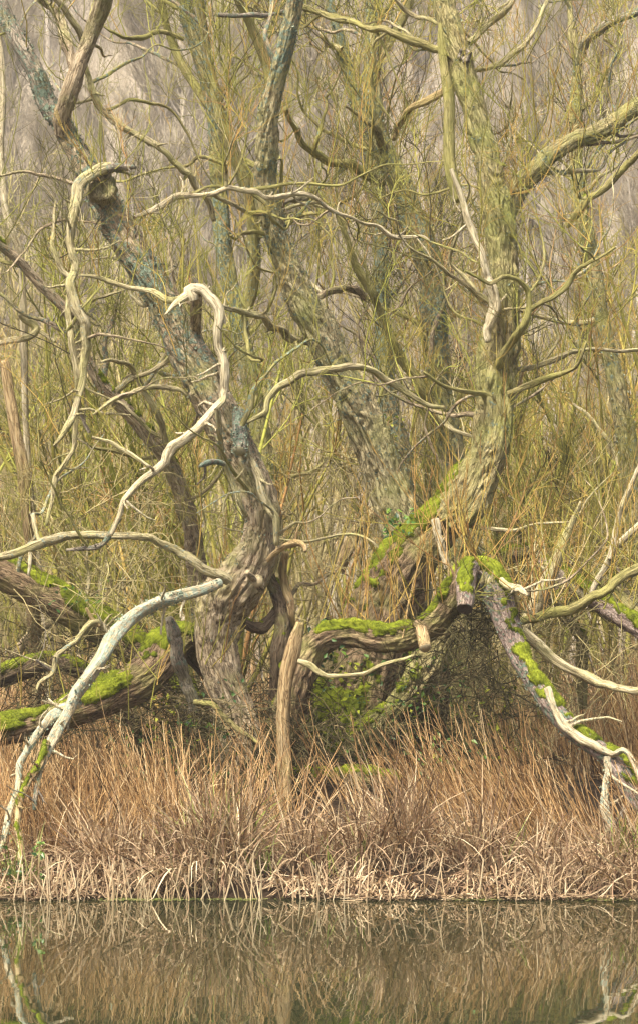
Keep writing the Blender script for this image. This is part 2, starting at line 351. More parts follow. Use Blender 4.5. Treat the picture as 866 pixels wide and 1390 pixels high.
def limb(tree, name, pts, Y=None, mat='brown', moss=0., lich=0., amp=None, end='round', wob=.12, parent=None, label=None, wt=1., mlen=1., flakes=None, step=None, world=None):
    """pts: photograph pixels (x, y, half width in px); Y: (start, end) distance in metres"""
    cnt[0] += 1; seed = cnt[0] * 1.37
    if world is None:
        pts = np.asarray(pts, float)
        Ya, Yb = (Y, Y) if isinstance(Y, (int, float)) else Y
        d = np.concatenate([[0], np.cumsum(np.linalg.norm(np.diff(pts[:, :2], axis=0), axis=1))]); tt = d / d[-1]
        Ys = Ya + (Yb - Ya) * tt + wob * np.sin(tt * math.pi) * np.sin(tt * 5 + seed)
        rows = np.array([[*P(p[0], p[1], y), p[2] / F * y] for p, y in zip(pts, Ys)])
        rmax = pts[:, 2].max()
        rows[:, 3] *= {'dead_branch': .84, 'trunk': .93, 'branch': .88}.get(name, .94)
    else:
        rows = np.asarray(world, float); rmax = rows[:, 3].max() * 180
    st = step or (.015 if rmax > 16 else .02 if rmax > 9 else .025)
    rows, u = spline(rows, st)
    path, rad = rows[:, :3], np.maximum(rows[:, 3], .0022)
    thin = rmax < 12 and name in ('branch', 'dead_branch')
    jit = (np.stack([fbm(np.stack([u * (4.5 if thin else 1.3), u * 0 + k * 5, u * 0 + seed], -1), 4) for k in range(3)], -1) - .5)
    path = path + jit * (np.minimum(rad, .035) * (3.0 if thin else 1.1))[:, None]
    rad = rad * (1 + (fbm(np.stack([u * (5 if thin else 1.6), u * 0, u * 0 + seed * 3], -1), 3) - .5) * (.8 if thin else .35))
    sides = 128 if rmax > 30 else 84 if rmax > 19 else 48 if rmax > 11 else 24 if rmax > 6 else 12
    if amp is None: amp = .10 if mat in ('brown', 'mauve', 'olive', 'dark', 'grey') else .05
    if rmax < 3: amp *= .6
    rf = 16 if rmax > 19 else 24 if rmax > 10 else 45
    Vv, Fq, tris, bc, nd = tube_mesh(path, rad, u, sides, seed, amp, rf, end, 1. if mat in ('dead', 'pale', 'orange', 'green') else .35)
    N = len(Vv); nn = np.vstack([nd, np.tile(nrm(path[-1] - path[-2]), (N - len(nd), 1))])
    up = nn[:, 2]
    mk = np.zeros((N, 3))
    pn = fbm(Vv * 3.1 + seed, 3)
    if moss >= .1: mk[:, 0] = np.clip((up - (.75 - moss)) * 1.4 + (pn - .5) * 3.4 + (fbm(Vv * 15 + seed, 2) - .5) * 1.6, 0, 1) * np.clip((up + .05) * 4, 0, 1)
    if lich: mk[:, 1] = np.clip(lich * 1.25 + (fbm(Vv * 2.3 + seed * 2, 2) - .5) * 1.8 * lich, 0, 1) * (np.clip((Vv[:, 2] - 2.0) / 1.8, .1, 1) if name == 'trunk' else 1)      # lichen likes the airy upper stems
    mats = [M[mat]] + ([M['cutwood']] if end in ('cut',) else [])
    mi = None
    if end == 'cut': mi = [0] * len(Fq) + [1] * len(tris)
    ob = add(name, Vv, [Fq] + ([tris] if len(tris) else []), mats, parent or tree, {'bc': bc, 'mask': mk}, label=label, mat_idx=mi)
    LIMBS.setdefault(tree.name, []).append((path, rad, wt)); LOBJ.setdefault(tree.name, []).append(ob)
    fl = lich * .9 if flakes is None else flakes
    rng = np.random.default_rng(cnt[0])
    # moss cushion: the bark surface lifted by a lumpy thickness, plus tufts
    if moss:
        m0 = mk[:len(nd), 0]; L = fbm(Vv[:len(nd)] * 14 + seed, 3)
        th = np.where(m0 > .25, (.004 + .024 * min(1.3, rmax / 18) * smooth(np.clip(m0, 0, 1)) * (.35 + L)), -.02)
        keep = (m0[Fq] > .25).any(1)
        f = Fq[keep]
        if len(f) > 20:
            used = np.unique(f); remap = np.zeros(len(nd), int); remap[used] = np.arange(len(used))
            mv = (Vv[:len(nd)] + nd * th[:, None])[used]
            tint = np.clip(.02 + .75 * fbm(Vv[used] * 9 + 4, 3) + rng.normal(0, .12, len(used)), 0, 1)
            f2 = remap[f]
            # tufts
            area = st * 2 * math.pi * rmax / F * 25 / sides
            nt_ = int(min(9000, len(f) * area * 9000)); pick = rng.integers(0, len(f), nt_)
            w_ = rng.dirichlet([1, 1, 1, 1], nt_); fv = (Vv[:len(nd)] + nd * np.maximum(th, -.002)[:, None])[f[pick]]
            p0 = (fv * w_[..., None]).sum(1); dn = nrm(nd[f[pick]].mean(1) + rng.normal(0, .45, (nt_, 3)) + [0, 0, .3])
            path_t = grow(p0 - dn * .004, dn, rng.uniform(.006, .018, nt_), 2, 0, .3, rng=rng)
            sv, sf, stt = strands(path_t, np.tile([.0032, .002, .0003], (nt_, 1)), 3, np.clip(.1 + .75 * fbm(p0 * 9 + 4, 3) + rng.normal(0, .16, nt_), 0, 1))
            v3, f3, t3 = merge([(mv, f2, tint), (sv, sf, stt)])
            add('moss', v3, [f3], M['moss'], tree if parent is None else parent, {'tint': t3}, kind='stuff')
    if fl > .12 and rmax > 5:
        nf = int(min(5000, fl * u[-1] * float(rad.mean()) * 2 * math.pi * 1300))
        idx = rng.integers(0, len(nd), nf); pv = Vv[idx]
        cl = fbm(pv * 5 + seed, 3); keep = (cl > (.60 - .16 * fl)) & (rng.random(nf) < mk[idx, 1] * 1.5); idx = idx[keep]; pv = pv[keep]; nf = len(idx)
        if nf > 30:
            nnn = nrm(nd[idx] + rng.normal(0, .35, (nf, 3))); u1 = nrm(np.cross(nnn, rand_dirs(nf, rng))); u2 = np.cross(nnn, u1)
            rr = rng.uniform(.004, .012, nf)[:, None, None]; k5 = np.arange(5) / 5 * 2 * math.pi
            ring = pv[:, None] + nnn[:, None] * .010 + rr * rng.uniform(.6, 1.2, (nf, 5, 1)) * (np.cos(k5)[None, :, None] * u1[:, None] + np.sin(k5)[None, :, None] * u2[:, None]) + nnn[:, None] * rng.uniform(-.004, .008, (nf, 5, 1))
            cen = pv + nnn * .003
            vv = np.concatenate([ring, cen[:, None]], 1).reshape(-1, 3); b6 = (np.arange(nf) * 6)[:, None]; k = np.arange(5)[None]
            ff = np.stack([b6 + k, b6 + (k + 1) % 5, b6 + 5 + 0 * k], -1).reshape(-1, 3)
            add('lichen', vv, [ff], M['lichen'], tree if parent is None else parent, {'tint': np.repeat(np.clip(rng.normal(.5, .25, nf), 0, 1), 6)}, kind='stuff', smooth_=False)
    return ob

def spurs(tree, every=.35, seed=5):
    """short snapped side twigs left on the dead limbs"""
    rng = np.random.default_rng(seed)
    for (pa, ra, _), ob in zip(list(LIMBS[tree.name]), [c for c in LOBJ[tree.name]]):
        if ob.name.split('.')[0] != 'dead_branch': continue
        L_ = np.linalg.norm(np.diff(pa, axis=0), axis=1).sum(); n_ = max(1, int(L_ / every))
        k = rng.integers(2, len(pa) - 1, n_); t = nrm(pa[k] - pa[k - 1]); s_ = nrm(np.cross(t, rand_dirs(n_, rng)))
        g = grow(pa[k], s_ + t * rng.uniform(-.2, .9, (n_, 1)), rng.gamma(1.6, .085, n_) + .03, 4, .1, .5, rng=rng)
        g2, _ = children_of(g, n_ * 2, .09, 3, .8, .0, .4, rng=rng)
        r0 = np.minimum(ra[k] * .42, .012)[:, None] * np.array([1.2, 1, .85, .7, .45])[None]
        v, f, t_ = merge([strands(g, r0, 5, rng.random(n_)), strands(g2, np.tile([.003, .0025, .002, .0012], (len(g2), 1)), 3, rng.random(len(g2)))])
        o = add('spurs', v, [f], ob.data.materials[0], ob if False else tree, {'bc': v, 'mask': np.zeros((len(v), 3))}, kind='stuff')
def branchlets(tree, n, L=1.2, r=.014, mats=('green', 'brown', 'dead'), seed=1, zlo=1.5, up=.3):
    """crooked secondary branches, each a part of its tree"""
    rng = np.random.default_rng(seed); ls = list(LIMBS[tree.name]); w_ = np.array([len(p) * q for p, _, q in ls], float)
    for c in range(n):
        for tries in range(20):
            pa, ra, _ = ls[rng.choice(len(ls), p=w_ / w_.sum())]; k = rng.integers(len(pa) // 6, len(pa) - 1)
            if pa[k][2] > zlo: break
        t = nrm(pa[k] - pa[k - 1]); s_ = nrm(np.cross(t, rng.normal(size=3))); s_[1] = abs(s_[1]) * .6 if rng.random() < .7 else s_[1] * .6
        K = 9; g = grow((pa[k] + s_ * ra[k] * .3)[None], (s_ + t * .4 * np.sign(t[2] + .1) + [0, 0, up])[None], L * rng.uniform(.5, 1.5), K, .25, .95, rng=rng)[0]
        rr = np.linspace(1, .22, K + 1) * min(r * rng.uniform(.6, 1.5), ra[k] * .6)
        limb(tree, 'branch', None, None, str(rng.choice(mats)), world=np.column_stack([g, rr]), lich=float(rng.choice([0, 0, .2, .5])), wt=1.3)
def twigs(tree, n1, L1=1.0, n2=6, n3=3, mat='twig', tmu=.5, tsd=.25, trop=.85, rmin=0., seed=1, r=1., zlo=None, name='twigs', up=.5, stiff=.16):
    """fans of thin shoots off the limbs of a tree, joined: far too fine to pick apart"""
    rng = np.random.default_rng(seed)
    ls = LIMBS[tree.name]; wts = np.array([np.linalg.norm(np.diff(p, axis=0), axis=1).sum() * w_ for p, _, w_ in ls])
    pick = rng.choice(len(ls), n1, p=wts / wts.sum())
    p0 = []; d0 = []
    for q in pick:
        pa, ra, _ = ls[q]; k = rng.integers(max(1, len(pa) // 12), len(pa) - 1); t = nrm(pa[k] - pa[k - 1])
        s = nrm(np.cross(t, rng.normal(size=3))); 
        if s[2] < -.2: s = -s
        if s[1] < 0 and rng.random() < .88: s[1] = -s[1]
        p0.append(pa[k] + s * ra[k] * .6); d0.append(nrm(s + t * rng.uniform(-.2, .7) * (1 if t[2] > -.2 else -1) + np.array([0, 0, up])))
    p0 = np.array(p0); d0 = np.array(d0)
    if zlo is not None:
        kk = p0[:, 2] > zlo; p0 = p0[kk]; d0 = d0[kk]
    n1 = len(p0); L = L1 * rng.gamma(3.5, 1 / 3.5, n1)
    base = np.clip(rng.normal(tmu - .04, tsd * 1.35, n1), 0, 1)
    g1 = grow(p0, d0, L, 7, trop, .5, rng=rng)
    parts = [strands(g1, taper(n1, 7, .0048 * r, .0020 * r, rng), 4, base)]
    if n2:
        g2, i2 = children_of(g1, n1 * n2, L1 * .5, 4, 1.1, trop * .5, .42, rng=rng)
        t2 = np.clip(base[i2] + rng.normal(0, .10, len(i2)), 0, 1)
        parts.append(strands(g2, taper(len(g2), 4, .0028 * r, .0016 * r, rng), 3, t2))
        if n3:
            g3, i3 = children_of(g2, len(g2) * n3, L1 * .26, 3, 1.1, trop * .3, .4, rng=rng)
            parts.append(strands(g3, taper(len(g3), 3, .0022 * r, .0013 * r, rng), 3, np.clip(t2[i3] + rng.normal(.03, .1, len(i3)), 0, 1)))
    v, f, t = merge(parts)
    return add(name, v, [f], M[mat], tree, {'tint': t}, kind='stuff')

def splinters(parent, px, py, Y, n, L, spread, mat='pale', r=.012, d=(0, 0, 1), name='splinter'):
    rng = np.random.default_rng(int(px * 7 + py)); c = P(px, py, Y)
    p0 = c + rng.normal(0, spread, (n, 3)) * [1, .7, .3]
    g = grow(p0 - np.array(d) * .05, np.array(d) + rng.normal(0, .18, (n, 3)), rng.uniform(.5, 1, n) * L, 3, 0, .12, rng=rng)
    rr = np.tile([1, .9, .6, .05], (n, 1)) * r * rng.uniform(.6, 1.3, (n, 1))
    v, f, _ = strands(g, rr, 5)
    return add(name, v, [f], M[mat], parent, {'bc': v, 'mask': np.zeros((len(v), 3))}, smooth_=False, kind='stuff')

def burr(parent, px, py, Y, r, mat='dark', name='burr', hole=True):
    """a lumpy callus with a hollow facing the pond"""
    c = P(px, py, Y); n_, s_ = 22, 36
    th = np.linspace(0.02, math.pi - .02, n_)[:, None]; ph = (np.arange(s_) / s_ * 2 * math.pi)[None]
    d = np.stack([np.sin(th) * np.cos(ph), -np.cos(th) * np.ones_like(ph), np.sin(th) * np.sin(ph)], -1)
    rad = r / F * Y * (1 + (fbm(d * 3 + px, 4) - .5) * .8)
    if hole: rad = rad * (1 - .75 * np.exp(-(th / .5) ** 2)) * (1 + .18 * np.exp(-((th - .75) / .2) ** 2))
    v = (c + d * rad[..., None]).reshape(-1, 3)
    k = np.arange(n_ - 1)[:, None] * s_; s = np.arange(s_)[None]; f = np.stack([k + s, k + (s + 1) % s_, k + s_ + (s + 1) % s_, k + s_ + s], -1).reshape(-1, 4)
    return add(name, v, [f], M[mat], parent, {'bc': v, 'mask': np.zeros((len(v), 3))})

def base_at(px, Y): 
    x = (px - 433) / F * Y
    return np.array([x, Y, float(ground_z(np.array([x]), np.array([float(Y)]))[0])])

# ------------------------------------------------------------------ the old willows (front group)
T1 = empty('willow_tree', base_at(322, 24.5), 'stout furrowed S-curved willow whose bleached dead limb reaches left down to the water', 'tree')
limb(T1, 'trunk', [(336,1085,50),(330,1030,40),(320,975,34),(307,930,32),(296,885,31),(298,848,34),(310,812,38),(332,780,36),(350,746,31),(355,709,29),(350,676,30),(335,640,28),(318,600,27),(298,560,27),(275,510,27),(252,468,27),(226,415,25),(200,370,23),(172,325,22),(146,278,20),(122,235,18),(100,195,16),(82,158,15)], (24.5,25.2), 'brown', lich=.54, wob=.1, amp=.15, wt=1.2)
limb(T1, 'limb', [(86,166,14),(66,140,14),(51,102,14),(28,60,14),(5,14,12),(-18,-40,11)], (25.2,25.5), 'grey', lich=.6)
limb(T1, 'limb', [(86,180,12),(86,155,12),(97,122,13),(109,85,12),(127,41,12),(142,0,13),(150,-40,12)], (25.15,24.8), 'brown', lich=.15)
limb(T1, 'branch', [(102,100,8),(92,50,8),(76,18,7),(50,-8,6),(30,-30,5)], (25.0,25.6), 'brown', lich=.1)
limb(T1, 'dead_branch', [(60,-20,5),(81,5,5),(106,40,5),(116,80,4.5),(124,115,5),(133,140,5),(168,173,6),(203,196,6),(229,213,5.5),(254,236,6),(264,254,5),(285,275,5),(290,300,3)], (25.3,26.0), 'dead')
limb(T1, 'dead_branch', [(140,252,7),(150,232,8),(180,226,5.5),(186,228,2)], (24.9,24.7), 'grey', lich=.5, wob=0, end='hollow')
limb(T1, 'dead_branch', [(150,229,9),(135,232,9),(118,243,9),(107,259,9),(104,285,9),(98,325,8),(104,356,8),(97,391,7.5),(104,416,8),(117,441,8),(117,482,7.5),(114,523,6.5),(107,548,5.5),(95,575,5.5),(84,592,4),(73,606,2)], (24.8,24.3), 'dead', lich=.22)
limb(T1, 'dead_branch', [(98,398,4.5),(91,426,5),(95,462,5),(103,497,5),(104,538,4),(103,574,4),(101,604,4),(88,628,4),(74,650,4),(70,680,3),(63,712,2.5)], (24.55,24.4), 'dead', lich=.1)
burr(T1, 140, 258, 24.9, 20, 'brown')
limb(T1, 'dead_branch', [(262,408,8),(258,396,9),(270,391,9),(284,399,8.5),(297,418,8),(300,441,8.5),(295,467,8.5),(303,490,8),(308,512,8),(303,535,7.5),(290,556,7.5),(269,581,7),(250,597,6.5),(234,607,6.5),(220,625,6),(204,643,5.5),(186,658,5),(172,676,4.5),(162,705,4),(150,728,3)], (24.3,23.9), 'pale', lich=.16, wt=.4)
limb(T1, 'dead_branch', [(262,394,5.5),(248,406,5),(234,417,3.5),(224,427,1)], (24.3,24.1), 'pale', wob=0)
limb(T1, 'stub', [(268,452,7),(266,430,8),(268,404,8),(266,394,6)], (24.9,24.4), 'brown', moss=.12, wob=0)
limb(T1, 'branch', [(258,397,5),(235,410,5),(203,397,4.5),(178,391,4),(152,383,4),(130,376,3),(109,374,2)], (24.35,24.5), 'dead')
limb(T1, 'dead_branch', [(292,553,4.5),(296,580,5),(303,610,4.5),(312,650,4.5),(324,680,4),(335,700,3)], (24.0,24.35), 'dead', lich=.3, moss=.1)
limb(T1, 'dead_branch', [(304,631,4),(290,625,4.5),(276,628,4),(270,633,1.5)], (24.1,23.9), 'grey', lich=.9, wob=0)
limb(T1, 'stub', [(322,560,9),(325,580,9.5),(326,600,9.5),(325,613,9)], (24.75,24.3), 'grey', lich=.95, end='cut', wob=0)
limb(T1, 'dead_branch', [(334,600,4),(345,640,6),(362,672,6),(376,706,6),(378,740,5)], (24.4,24.45), 'dead', lich=.4, wob=0)
limb(T1, 'dead_branch', [(366,762,4),(384,745,5),(400,738,6),(413,742,5),(415,750,3)], (24.6,24.3), 'orange', wob=0)
limb(T1, 'branch', [(354,796,7),(336,775,3)], (24.3,24.1), 'brown', wob=0, end='cut')
# sawn-off knot on the trunk
limb(T1, 'stub', [(352,786,9),(352,789,8)], (24.32,24.18), 'brown', end='cut', wob=0)
# long bleached limb that comes forward and down to the water
limb(T1, 'dead_branch', [(300,790,9),(276,800,9),(244,809,9.5),(203,822,10.5),(173,842,12),(152,866,12),(139,893,11),(122,918,11.5),(104,942,12),(92,968,10),(78,992,9.5),(64,1018,9),(54,1040,6.5),(46,1058,5)], (24.3,22.8), 'pale', lich=.6, wt=.3)
limb(T1, 'dead_branch', [(104,946,8),(86,958,8),(72,972,7.5),(55,992,7),(40,1012,7),(30,1032,6),(28,1060,5),(20,1085,5),(12,1110,4.5),(6,1135,4.5),(-4,1160,4)], (23.3,22.4), 'pale', lich=.65, wob=.05, wt=.3)
limb(T1, 'dead_branch', [(64,1010,6),(52,1040,5.5),(38,1062,5.5),(28,1090,6),(26,1120,6),(27,1150,5),(26,1175,5)], (22.95,22.3), 'orange', lich=.25, moss=.2, wob=.05, wt=.3)
limb(T1, 'dead_branch', [(62,1022,4.5),(54,1050,5),(50,1075,4.5),(48,1098,3)], (22.9,22.7), 'grey', lich=.7, wob=0, wt=.3)
limb(T1, 'dead_branch', [(150,866,5),(141,852,5.5),(130,845,5.5),(117,852,5),(102,873,4.5),(85,882,4.5),(74,888,5),(70,905,5),(68,915,3.5),(55,926,3),(50,940,2)], (23.9,23.5), 'dead', lich=.35, wob=.05)
limb(T1, 'dead_branch', [(136,848,4),(126,838,3.5),(118,825,2)], (23.85,23.8), 'orange', wob=0)
limb(T1, 'dead_branch', [(70,911,3),(58,903,2.5),(50,896,1.5)], (23.5,23.4), 'grey', wob=0)
limb(T1, 'branch', [(306,792,9),(290,778,8.5),(277,767,8),(254,750,7.5),(230,737,7),(205,728,6.5),(178,724,6.5),(150,723,6),(127,724,6),(91,730,6),(62,738,6),(41,746,6),(15,753,6),(-20,762,6)], (24.4,24.0), 'dead', lich=.35)
limb(T1, 'dead_branch', [(163,703,4),(156,712,4),(147,728,4.5),(135,741,4),(112,745,3.5),(91,747,2)], (24.0,23.95), 'grey', lich=.8, wob=0)
limb(T1, 'dead_branch', [(40,748,3),(40,765,3),(39,782,2)], (24.0,24.0), 'pale', wob=0)
# the low limb running left, mossy on top
limb(T1, 'limb', [(300,930,18),(275,895,20),(250,872,24),(225,888,30),(196,920,31),(165,938,28),(125,955,26),(85,970,24),(45,982,22),(0,993,20),(-50,1004,19),(-110,1010,17)], (25.2,24.0), 'deep_brown', moss=.54, amp=.07, wt=1.)
limb(T1, 'branch', [(264,965,9),(258,938,10),(249,913,10),(240,880,9),(232,850,9),(229,836,7)], (24.4,24.15), 'grey', lich=.35, wob=0)
limb(T1, 'branch', [(262,950,5),(285,955,4.5),(300,972,4),(325,992,4),(350,1010,3)], (24.2,24.0), 'green', wob=0)
limb(T1, 'branch', [(330,845,7),(345,850,8),(360,852,9),(372,836,8),(384,815,6)], (24.7,24.9), 'dark', moss=.35, wob=0)
limb(T1, 'limb', [(375,985,16),(378,930,14),(378,880,13),(384,850,12),(380,820,11),(372,798,10),(362,775,8)], (24.9,24.8), 'dark', lich=.2, moss=.1)
limb(T1, 'branch', [(398,862,6),(394,830,6),(390,800,6),(386,770,6),(388,750,5)], (24.9,24.7), 'orange', lich=.3, moss=.15)
limb(T1, 'branch', [(127,594,2.5),(150,600,3),(168,612,3.5),(190,622,3.5),(208,636,2)], (24.1,24.0), 'dead', wob=.03)
limb(T1, 'branch', [(262,540,4),(248,530,3.5),(234,528,4),(203,526,3.5),(180,532,3.5),(157,540,3.5),(140,552,3),(128,562,2)], (24.9,24.4), 'dead', lich=.1)

TS = empty('broken_snag', base_at(388, 23.9), 'slim tan broken-off snag standing upright before the dark hollow between the willows', 'dead tree')
limb(TS, 'trunk', [(387,1100,11),(386,1060,10),(385,1010,9.5),(386,965,10),(390,920,10.5),(398,885,11),(403,862,8),(407,845,5)], (23.9,24.0), 'orange', lich=.3, wob=0, end='hollow', wt=.3)
limb(TS, 'branch', [(404,897,5),(420,901,5),(435,911,4),(455,918,3.5),(490,915,3.5),(520,903,3),(560,888,2)], (23.9,23.8), 'dead', wob=.03)
splinters(TS, 404, 868, 24.0, 9, .15, .014, 'dead', .010)

T2 = empty('willow_tree', base_at(505, 26.6), 'tall central willow leaning left, blue-green lichen on its upper trunk, standing behind the mossy limb', 'tree')
limb(T2, 'trunk', [(560,1075,48),(562,1000,40),(560,900,34),(556,820,30),(550,760,27),(540,708,27),(524,655,27),(505,602,26),(488,562,26),(468,522,26),(450,488,25),(436,455,24),(415,418,22),(396,375,20),(378,325,18),(365,275,17),(361,235,16),(363,195,15.5),(366,152,15),(378,102,14),(390,51,13),(400,5,12),(406,-45,11)], (26.6,25.3), 'khaki', lich=.46, amp=.14, wt=.4)
limb(T2, 'dead_branch', [(456,482,7),(440,477,6.5),(422,468,6),(396,461,6.5),(388,452,6),(376,443,6),(361,434,5.5),(345,428,5),(322,420,4.5),(300,416,4)], (26.4,25.0), 'dead', lich=.08)
limb(T2, 'branch', [(540,700,3),(600,552,4),(581,549,4),(556,534,4.5),(526,517,5),(505,501,5),(475,498,5),(440,501,5),(415,507,5.5),(401,513,6),(376,528,6),(366,543,6),(361,558,6),(350,566,5),(335,574,3)][1:], (25.6,24.9), 'dead', lich=.15)
limb(T2, 'dead_branch', [(183,296,3),(200,288,4),(218,279,4.5),(236,272,5),(254,269,5.5),(275,267,5.5),(290,264,5.5),(305,256,5),(320,254,5),(345,260,4.5),(358,270,4),(372,269,4),(388,264,4),(406,262,4),(425,268,3.5),(440,277,3.5),(470,293,3),(490,304,3),(510,308,3),(530,320,3.5),(550,322,3.5),(571,322,3),(585,332,2)], (24.8,26.0), 'pale', lich=.12)
limb(T2, 'dead_branch', [(290,264,4.5),(305,271,4.5),(320,279,4),(340,290,4),(362,291,3.5),(386,284,3),(412,277,3),(437,275,2)], (25.2,26.2), 'dead', lich=.3)
limb(T2, 'branch', [(436,455,5),(425,418,5),(440,400,6),(462,392,7),(480,394,6.5),(496,402,5)], (26.7,27.6), 'brown')
limb(T2, 'branch', [(372,290,6),(390,270,5),(420,268,4)], (26.8,26.9), 'grey')
limb(T2, 'branch', [(400,12,6),(420,14,5.5),(450,21,5.5),(480,29,5.5),(505,37,5.5),(531,45,5.5),(555,53,5.5),(576,60,5.5),(604,68,6)], (26.7,26.2), 'green', lich=.1)
limb(T2, 'branch', [(295,20,3),(320,21,3.5),(345,20,4),(362,22,4),(381,18,3.5),(392,12,3)], (26.2,26.7), 'grey', lich=.5)
limb(T2, 'branch', [(408,416,5),(403,406,6),(399,399,5)], (26.5,26.4), 'dark', moss=.5, wob=0)

T3 = empty('willow_tree', base_at(470, 25.6), 'huge willow with a mossy elbow and a tall furrowed fork at upper right', 'tree')
limb(T3, 'trunk', [(420,1085,90),(446,1030,74),(470,975,64),(490,920,58),(506,870,52),(520,825,48),(540,785,45),(566,748,40),(596,716,37),(622,690,34),(642,657,30),(652,636,24)], (25.7,26.0), 'deep_brown', moss=.5, lich=.05, amp=.10, wt=.4)
limb(T3, 'limb', [(600,712,26),(622,690,31),(644,655,31),(662,615,29),(670,570,28),(671,530,27),(676,490,26),(682,445,25),(684,395,23),(683,345,23),(678,300,23),(668,255,22),(660,210,20),(651,176,19),(641,138,18),(631,101,19),(622,70,19),(610,30,17),(600,-8,16),(594,-45,15)], (25.85,26.2), 'olive', lich=.2, amp=.14, wt=1.5)
limb(T3, 'limb', [(684,330,14),(688,285,15),(700,262,15),(715,243,14),(732,227,14),(748,211,13),(762,201,13),(780,190,12.5),(802,181,12),(818,174,12),(833,166,12),(850,153,12),(866,143,12),(905,118,11)], (26.0,26.9), 'olive', lich=.28, moss=.06)
limb(T3, 'limb', [(598,28,4.5),(597,55,5),(600,80,5.5),(604,101,6),(608,130,7.5),(609,176,8.5),(610,227,8),(615,250,8),(621,272,7.5)], (26.1,25.9), 'green', wob=0, wt=.4)
limb(T3, 'dead_branch', [(612,232,4),(618,255,4.5),(627,285,5.5),(638,312,6),(648,338,6),(656,360,7),(662,380,8),(665,400,8.5),(666,425,8.5),(665,450,7),(664,465,5)], (25.8,25.8), 'pale', lich=.05, wob=0, wt=.4)
burr(T3, 629, 76, 26.02, 11, 'grey', name='knot')
limb(T3, 'branch', [(636,60,5.5),(651,45,5),(666,30,5),(690,8,4.5),(705,-15,4)], (26.2,26.4), 'dead')
limb(T3, 'branch', [(640,97,4),(651,93,4.5),(668,88,5),(681,83,4.5),(698,72,4),(712,60,4),(732,25,3.5),(745,-5,3)], (26.2,26.7), 'dead')
limb(T3, 'branch', [(610,108,5.5),(600,122,5),(576,136,5),(560,148,5),(546,161,5),(536,175,5),(531,191,4.5)], (26.1,26.6), 'orange')
limb(T3, 'branch', [(676,500,8),(684,482,6.5),(692,471,6),(704,450,5.5),(714,430,5),(717,415,4.5),(714,395,4.5),(706,385,4),(695,378,4),(682,375,3.5),(665,385,3),(650,378,2.5),(630,368,2)], (25.9,25.2), 'green')
limb(T3, 'branch', [(717,418,4),(735,411,4),(752,405,4),(764,394,3.8),(777,372,3.5),(795,360,3),(813,350,2.5),(835,335,2)], (25.6,25.3), 'green')
limb(T3, 'branch', [(693,535,5),(705,530,4.5),(722,522,4.5),(745,513,4),(765,507,4),(780,500,3.5),(790,484,3),(796,464,2)], (25.9,25.4), 'green')
limb(T3, 'branch', [(670,540,5),(650,533,4),(625,532,3),(600,522,2.5),(575,505,2)], (25.9,25.4), 'green')
limb(T3, 'branch', [(692,505,4),(720,500,3.5),(752,490,3.5),(775,480,3.5),(802,476,3.5),(830,476,3.5),(866,476,3),(890,478,3)], (26.2,26.8), 'dead')
# low mossy limb to the broken elbow, then the fallen bow down to the right
limb(T3, 'limb', [(378,1040,22),(388,985,23),(396,945,23),(408,905,23),(424,878,22),(445,864,21),(475,861,19),(508,866,20),(535,866,20),(560,862,20),(582,850,20),(602,832,20),(618,808,19),(630,785,17),(640,772,15)], (24.8,24.3), 'deep_brown', moss=.68, amp=.13, lich=.06, wt=1.2)
limb(T3, 'stub', [(570,855,9),(574,867,8.5),(577,880,8)], (24.2,24.0), 'orange', end='cut', wob=0)
limb(T3, 'limb', [(632,790,14),(643,776,18),(658,780,22),(672,800,23),(682,828,20),(692,856,18),(702,881,16),(714,904,15),(727,924,15),(742,950,14),(756,970,13),(773,988,13),(795,1004,13),(814,1018,14),(832,1034,16),(848,1058,17),(862,1080,17),(885,1110,17),(905,1140,16)], (24.25,23.3), 'mauve', moss=.58, lich=.5, amp=.08, wt=.5)
limb(T3, 'dead_branch', [(742,934,5),(752,962,6),(768,985,7),(790,1003,7),(806,1012,7),(820,1022,6),(834,1026,5.5),(846,1020,5),(856,1028,5),(864,1045,5),(872,1066,4),(880,1090,3)], (23.6,23.2), 'pale', lich=.3, wob=0, wt=.2)
limb(T3, 'dead_branch', [(824,1026,6),(824,1045,6),(820,1062,6),(818,1080,6),(822,1100,6),(828,1116,6),(824,1132,6),(821,1148,3)], (23.3,23.1), 'pale', lich=.5, wob=0, wt=.2)
limb(T3, 'dead_branch', [(852,1092,5),(843,1108,5),(830,1122,5),(818,1133,5),(800,1147,4.5),(782,1156,4.5),(760,1166,4),(738,1176,4)], (23.3,22.5), 'grey', lich=.2, wob=0, wt=.2)
limb(T3, 'stub', [(640,768,14),(633,778,15),(631,795,15),(631,812,14),(630,828,12)], (24.1,23.85), 'mauve', lich=.3, moss=.15, end='hollow', wob=0)
splinters(T3, 624, 775, 24.15, 12, .16, .035, 'orange', .016, (-.15, 0, 1))
splinters(T3, 655, 782, 24.1, 8, .10, .04, 'dead', .014, (.2, 0, 1))
limb(T3, 'dead_branch', [(682,785,5),(693,797,6),(706,800,5),(716,808,2)], (24.1,23.8), 'pale', wob=0)
limb(T3, 'dead_branch', [(698,846,6),(702,820,7),(698,800,6)], (24.3,24.2), 'orange', wob=0)
limb(T3, 'dead_branch', [(606,775,5),(598,745,6),(592,722,6),(588,704,6)], (24.7,24.8), 'pale', lich=.3, wob=0)
limb(T3, 'branch', [(712,862,7),(722,872,8),(736,888,8),(752,899,8),(768,909,7.5),(782,916,7.5),(802,923,7),(823,929,7),(845,932,6.5),(866,934,6.5),(905,938,6)], (24.2,23.8), 'dead', lich=.1)
limb(T3, 'branch', [(700,846,6),(715,842,7),(732,836,8),(757,829,8.5),(782,821,9),(803,811,9),(823,801,9),(845,787,9),(866,773,9),(900,748,8)], (24.4,24.5), 'green', lich=.05)
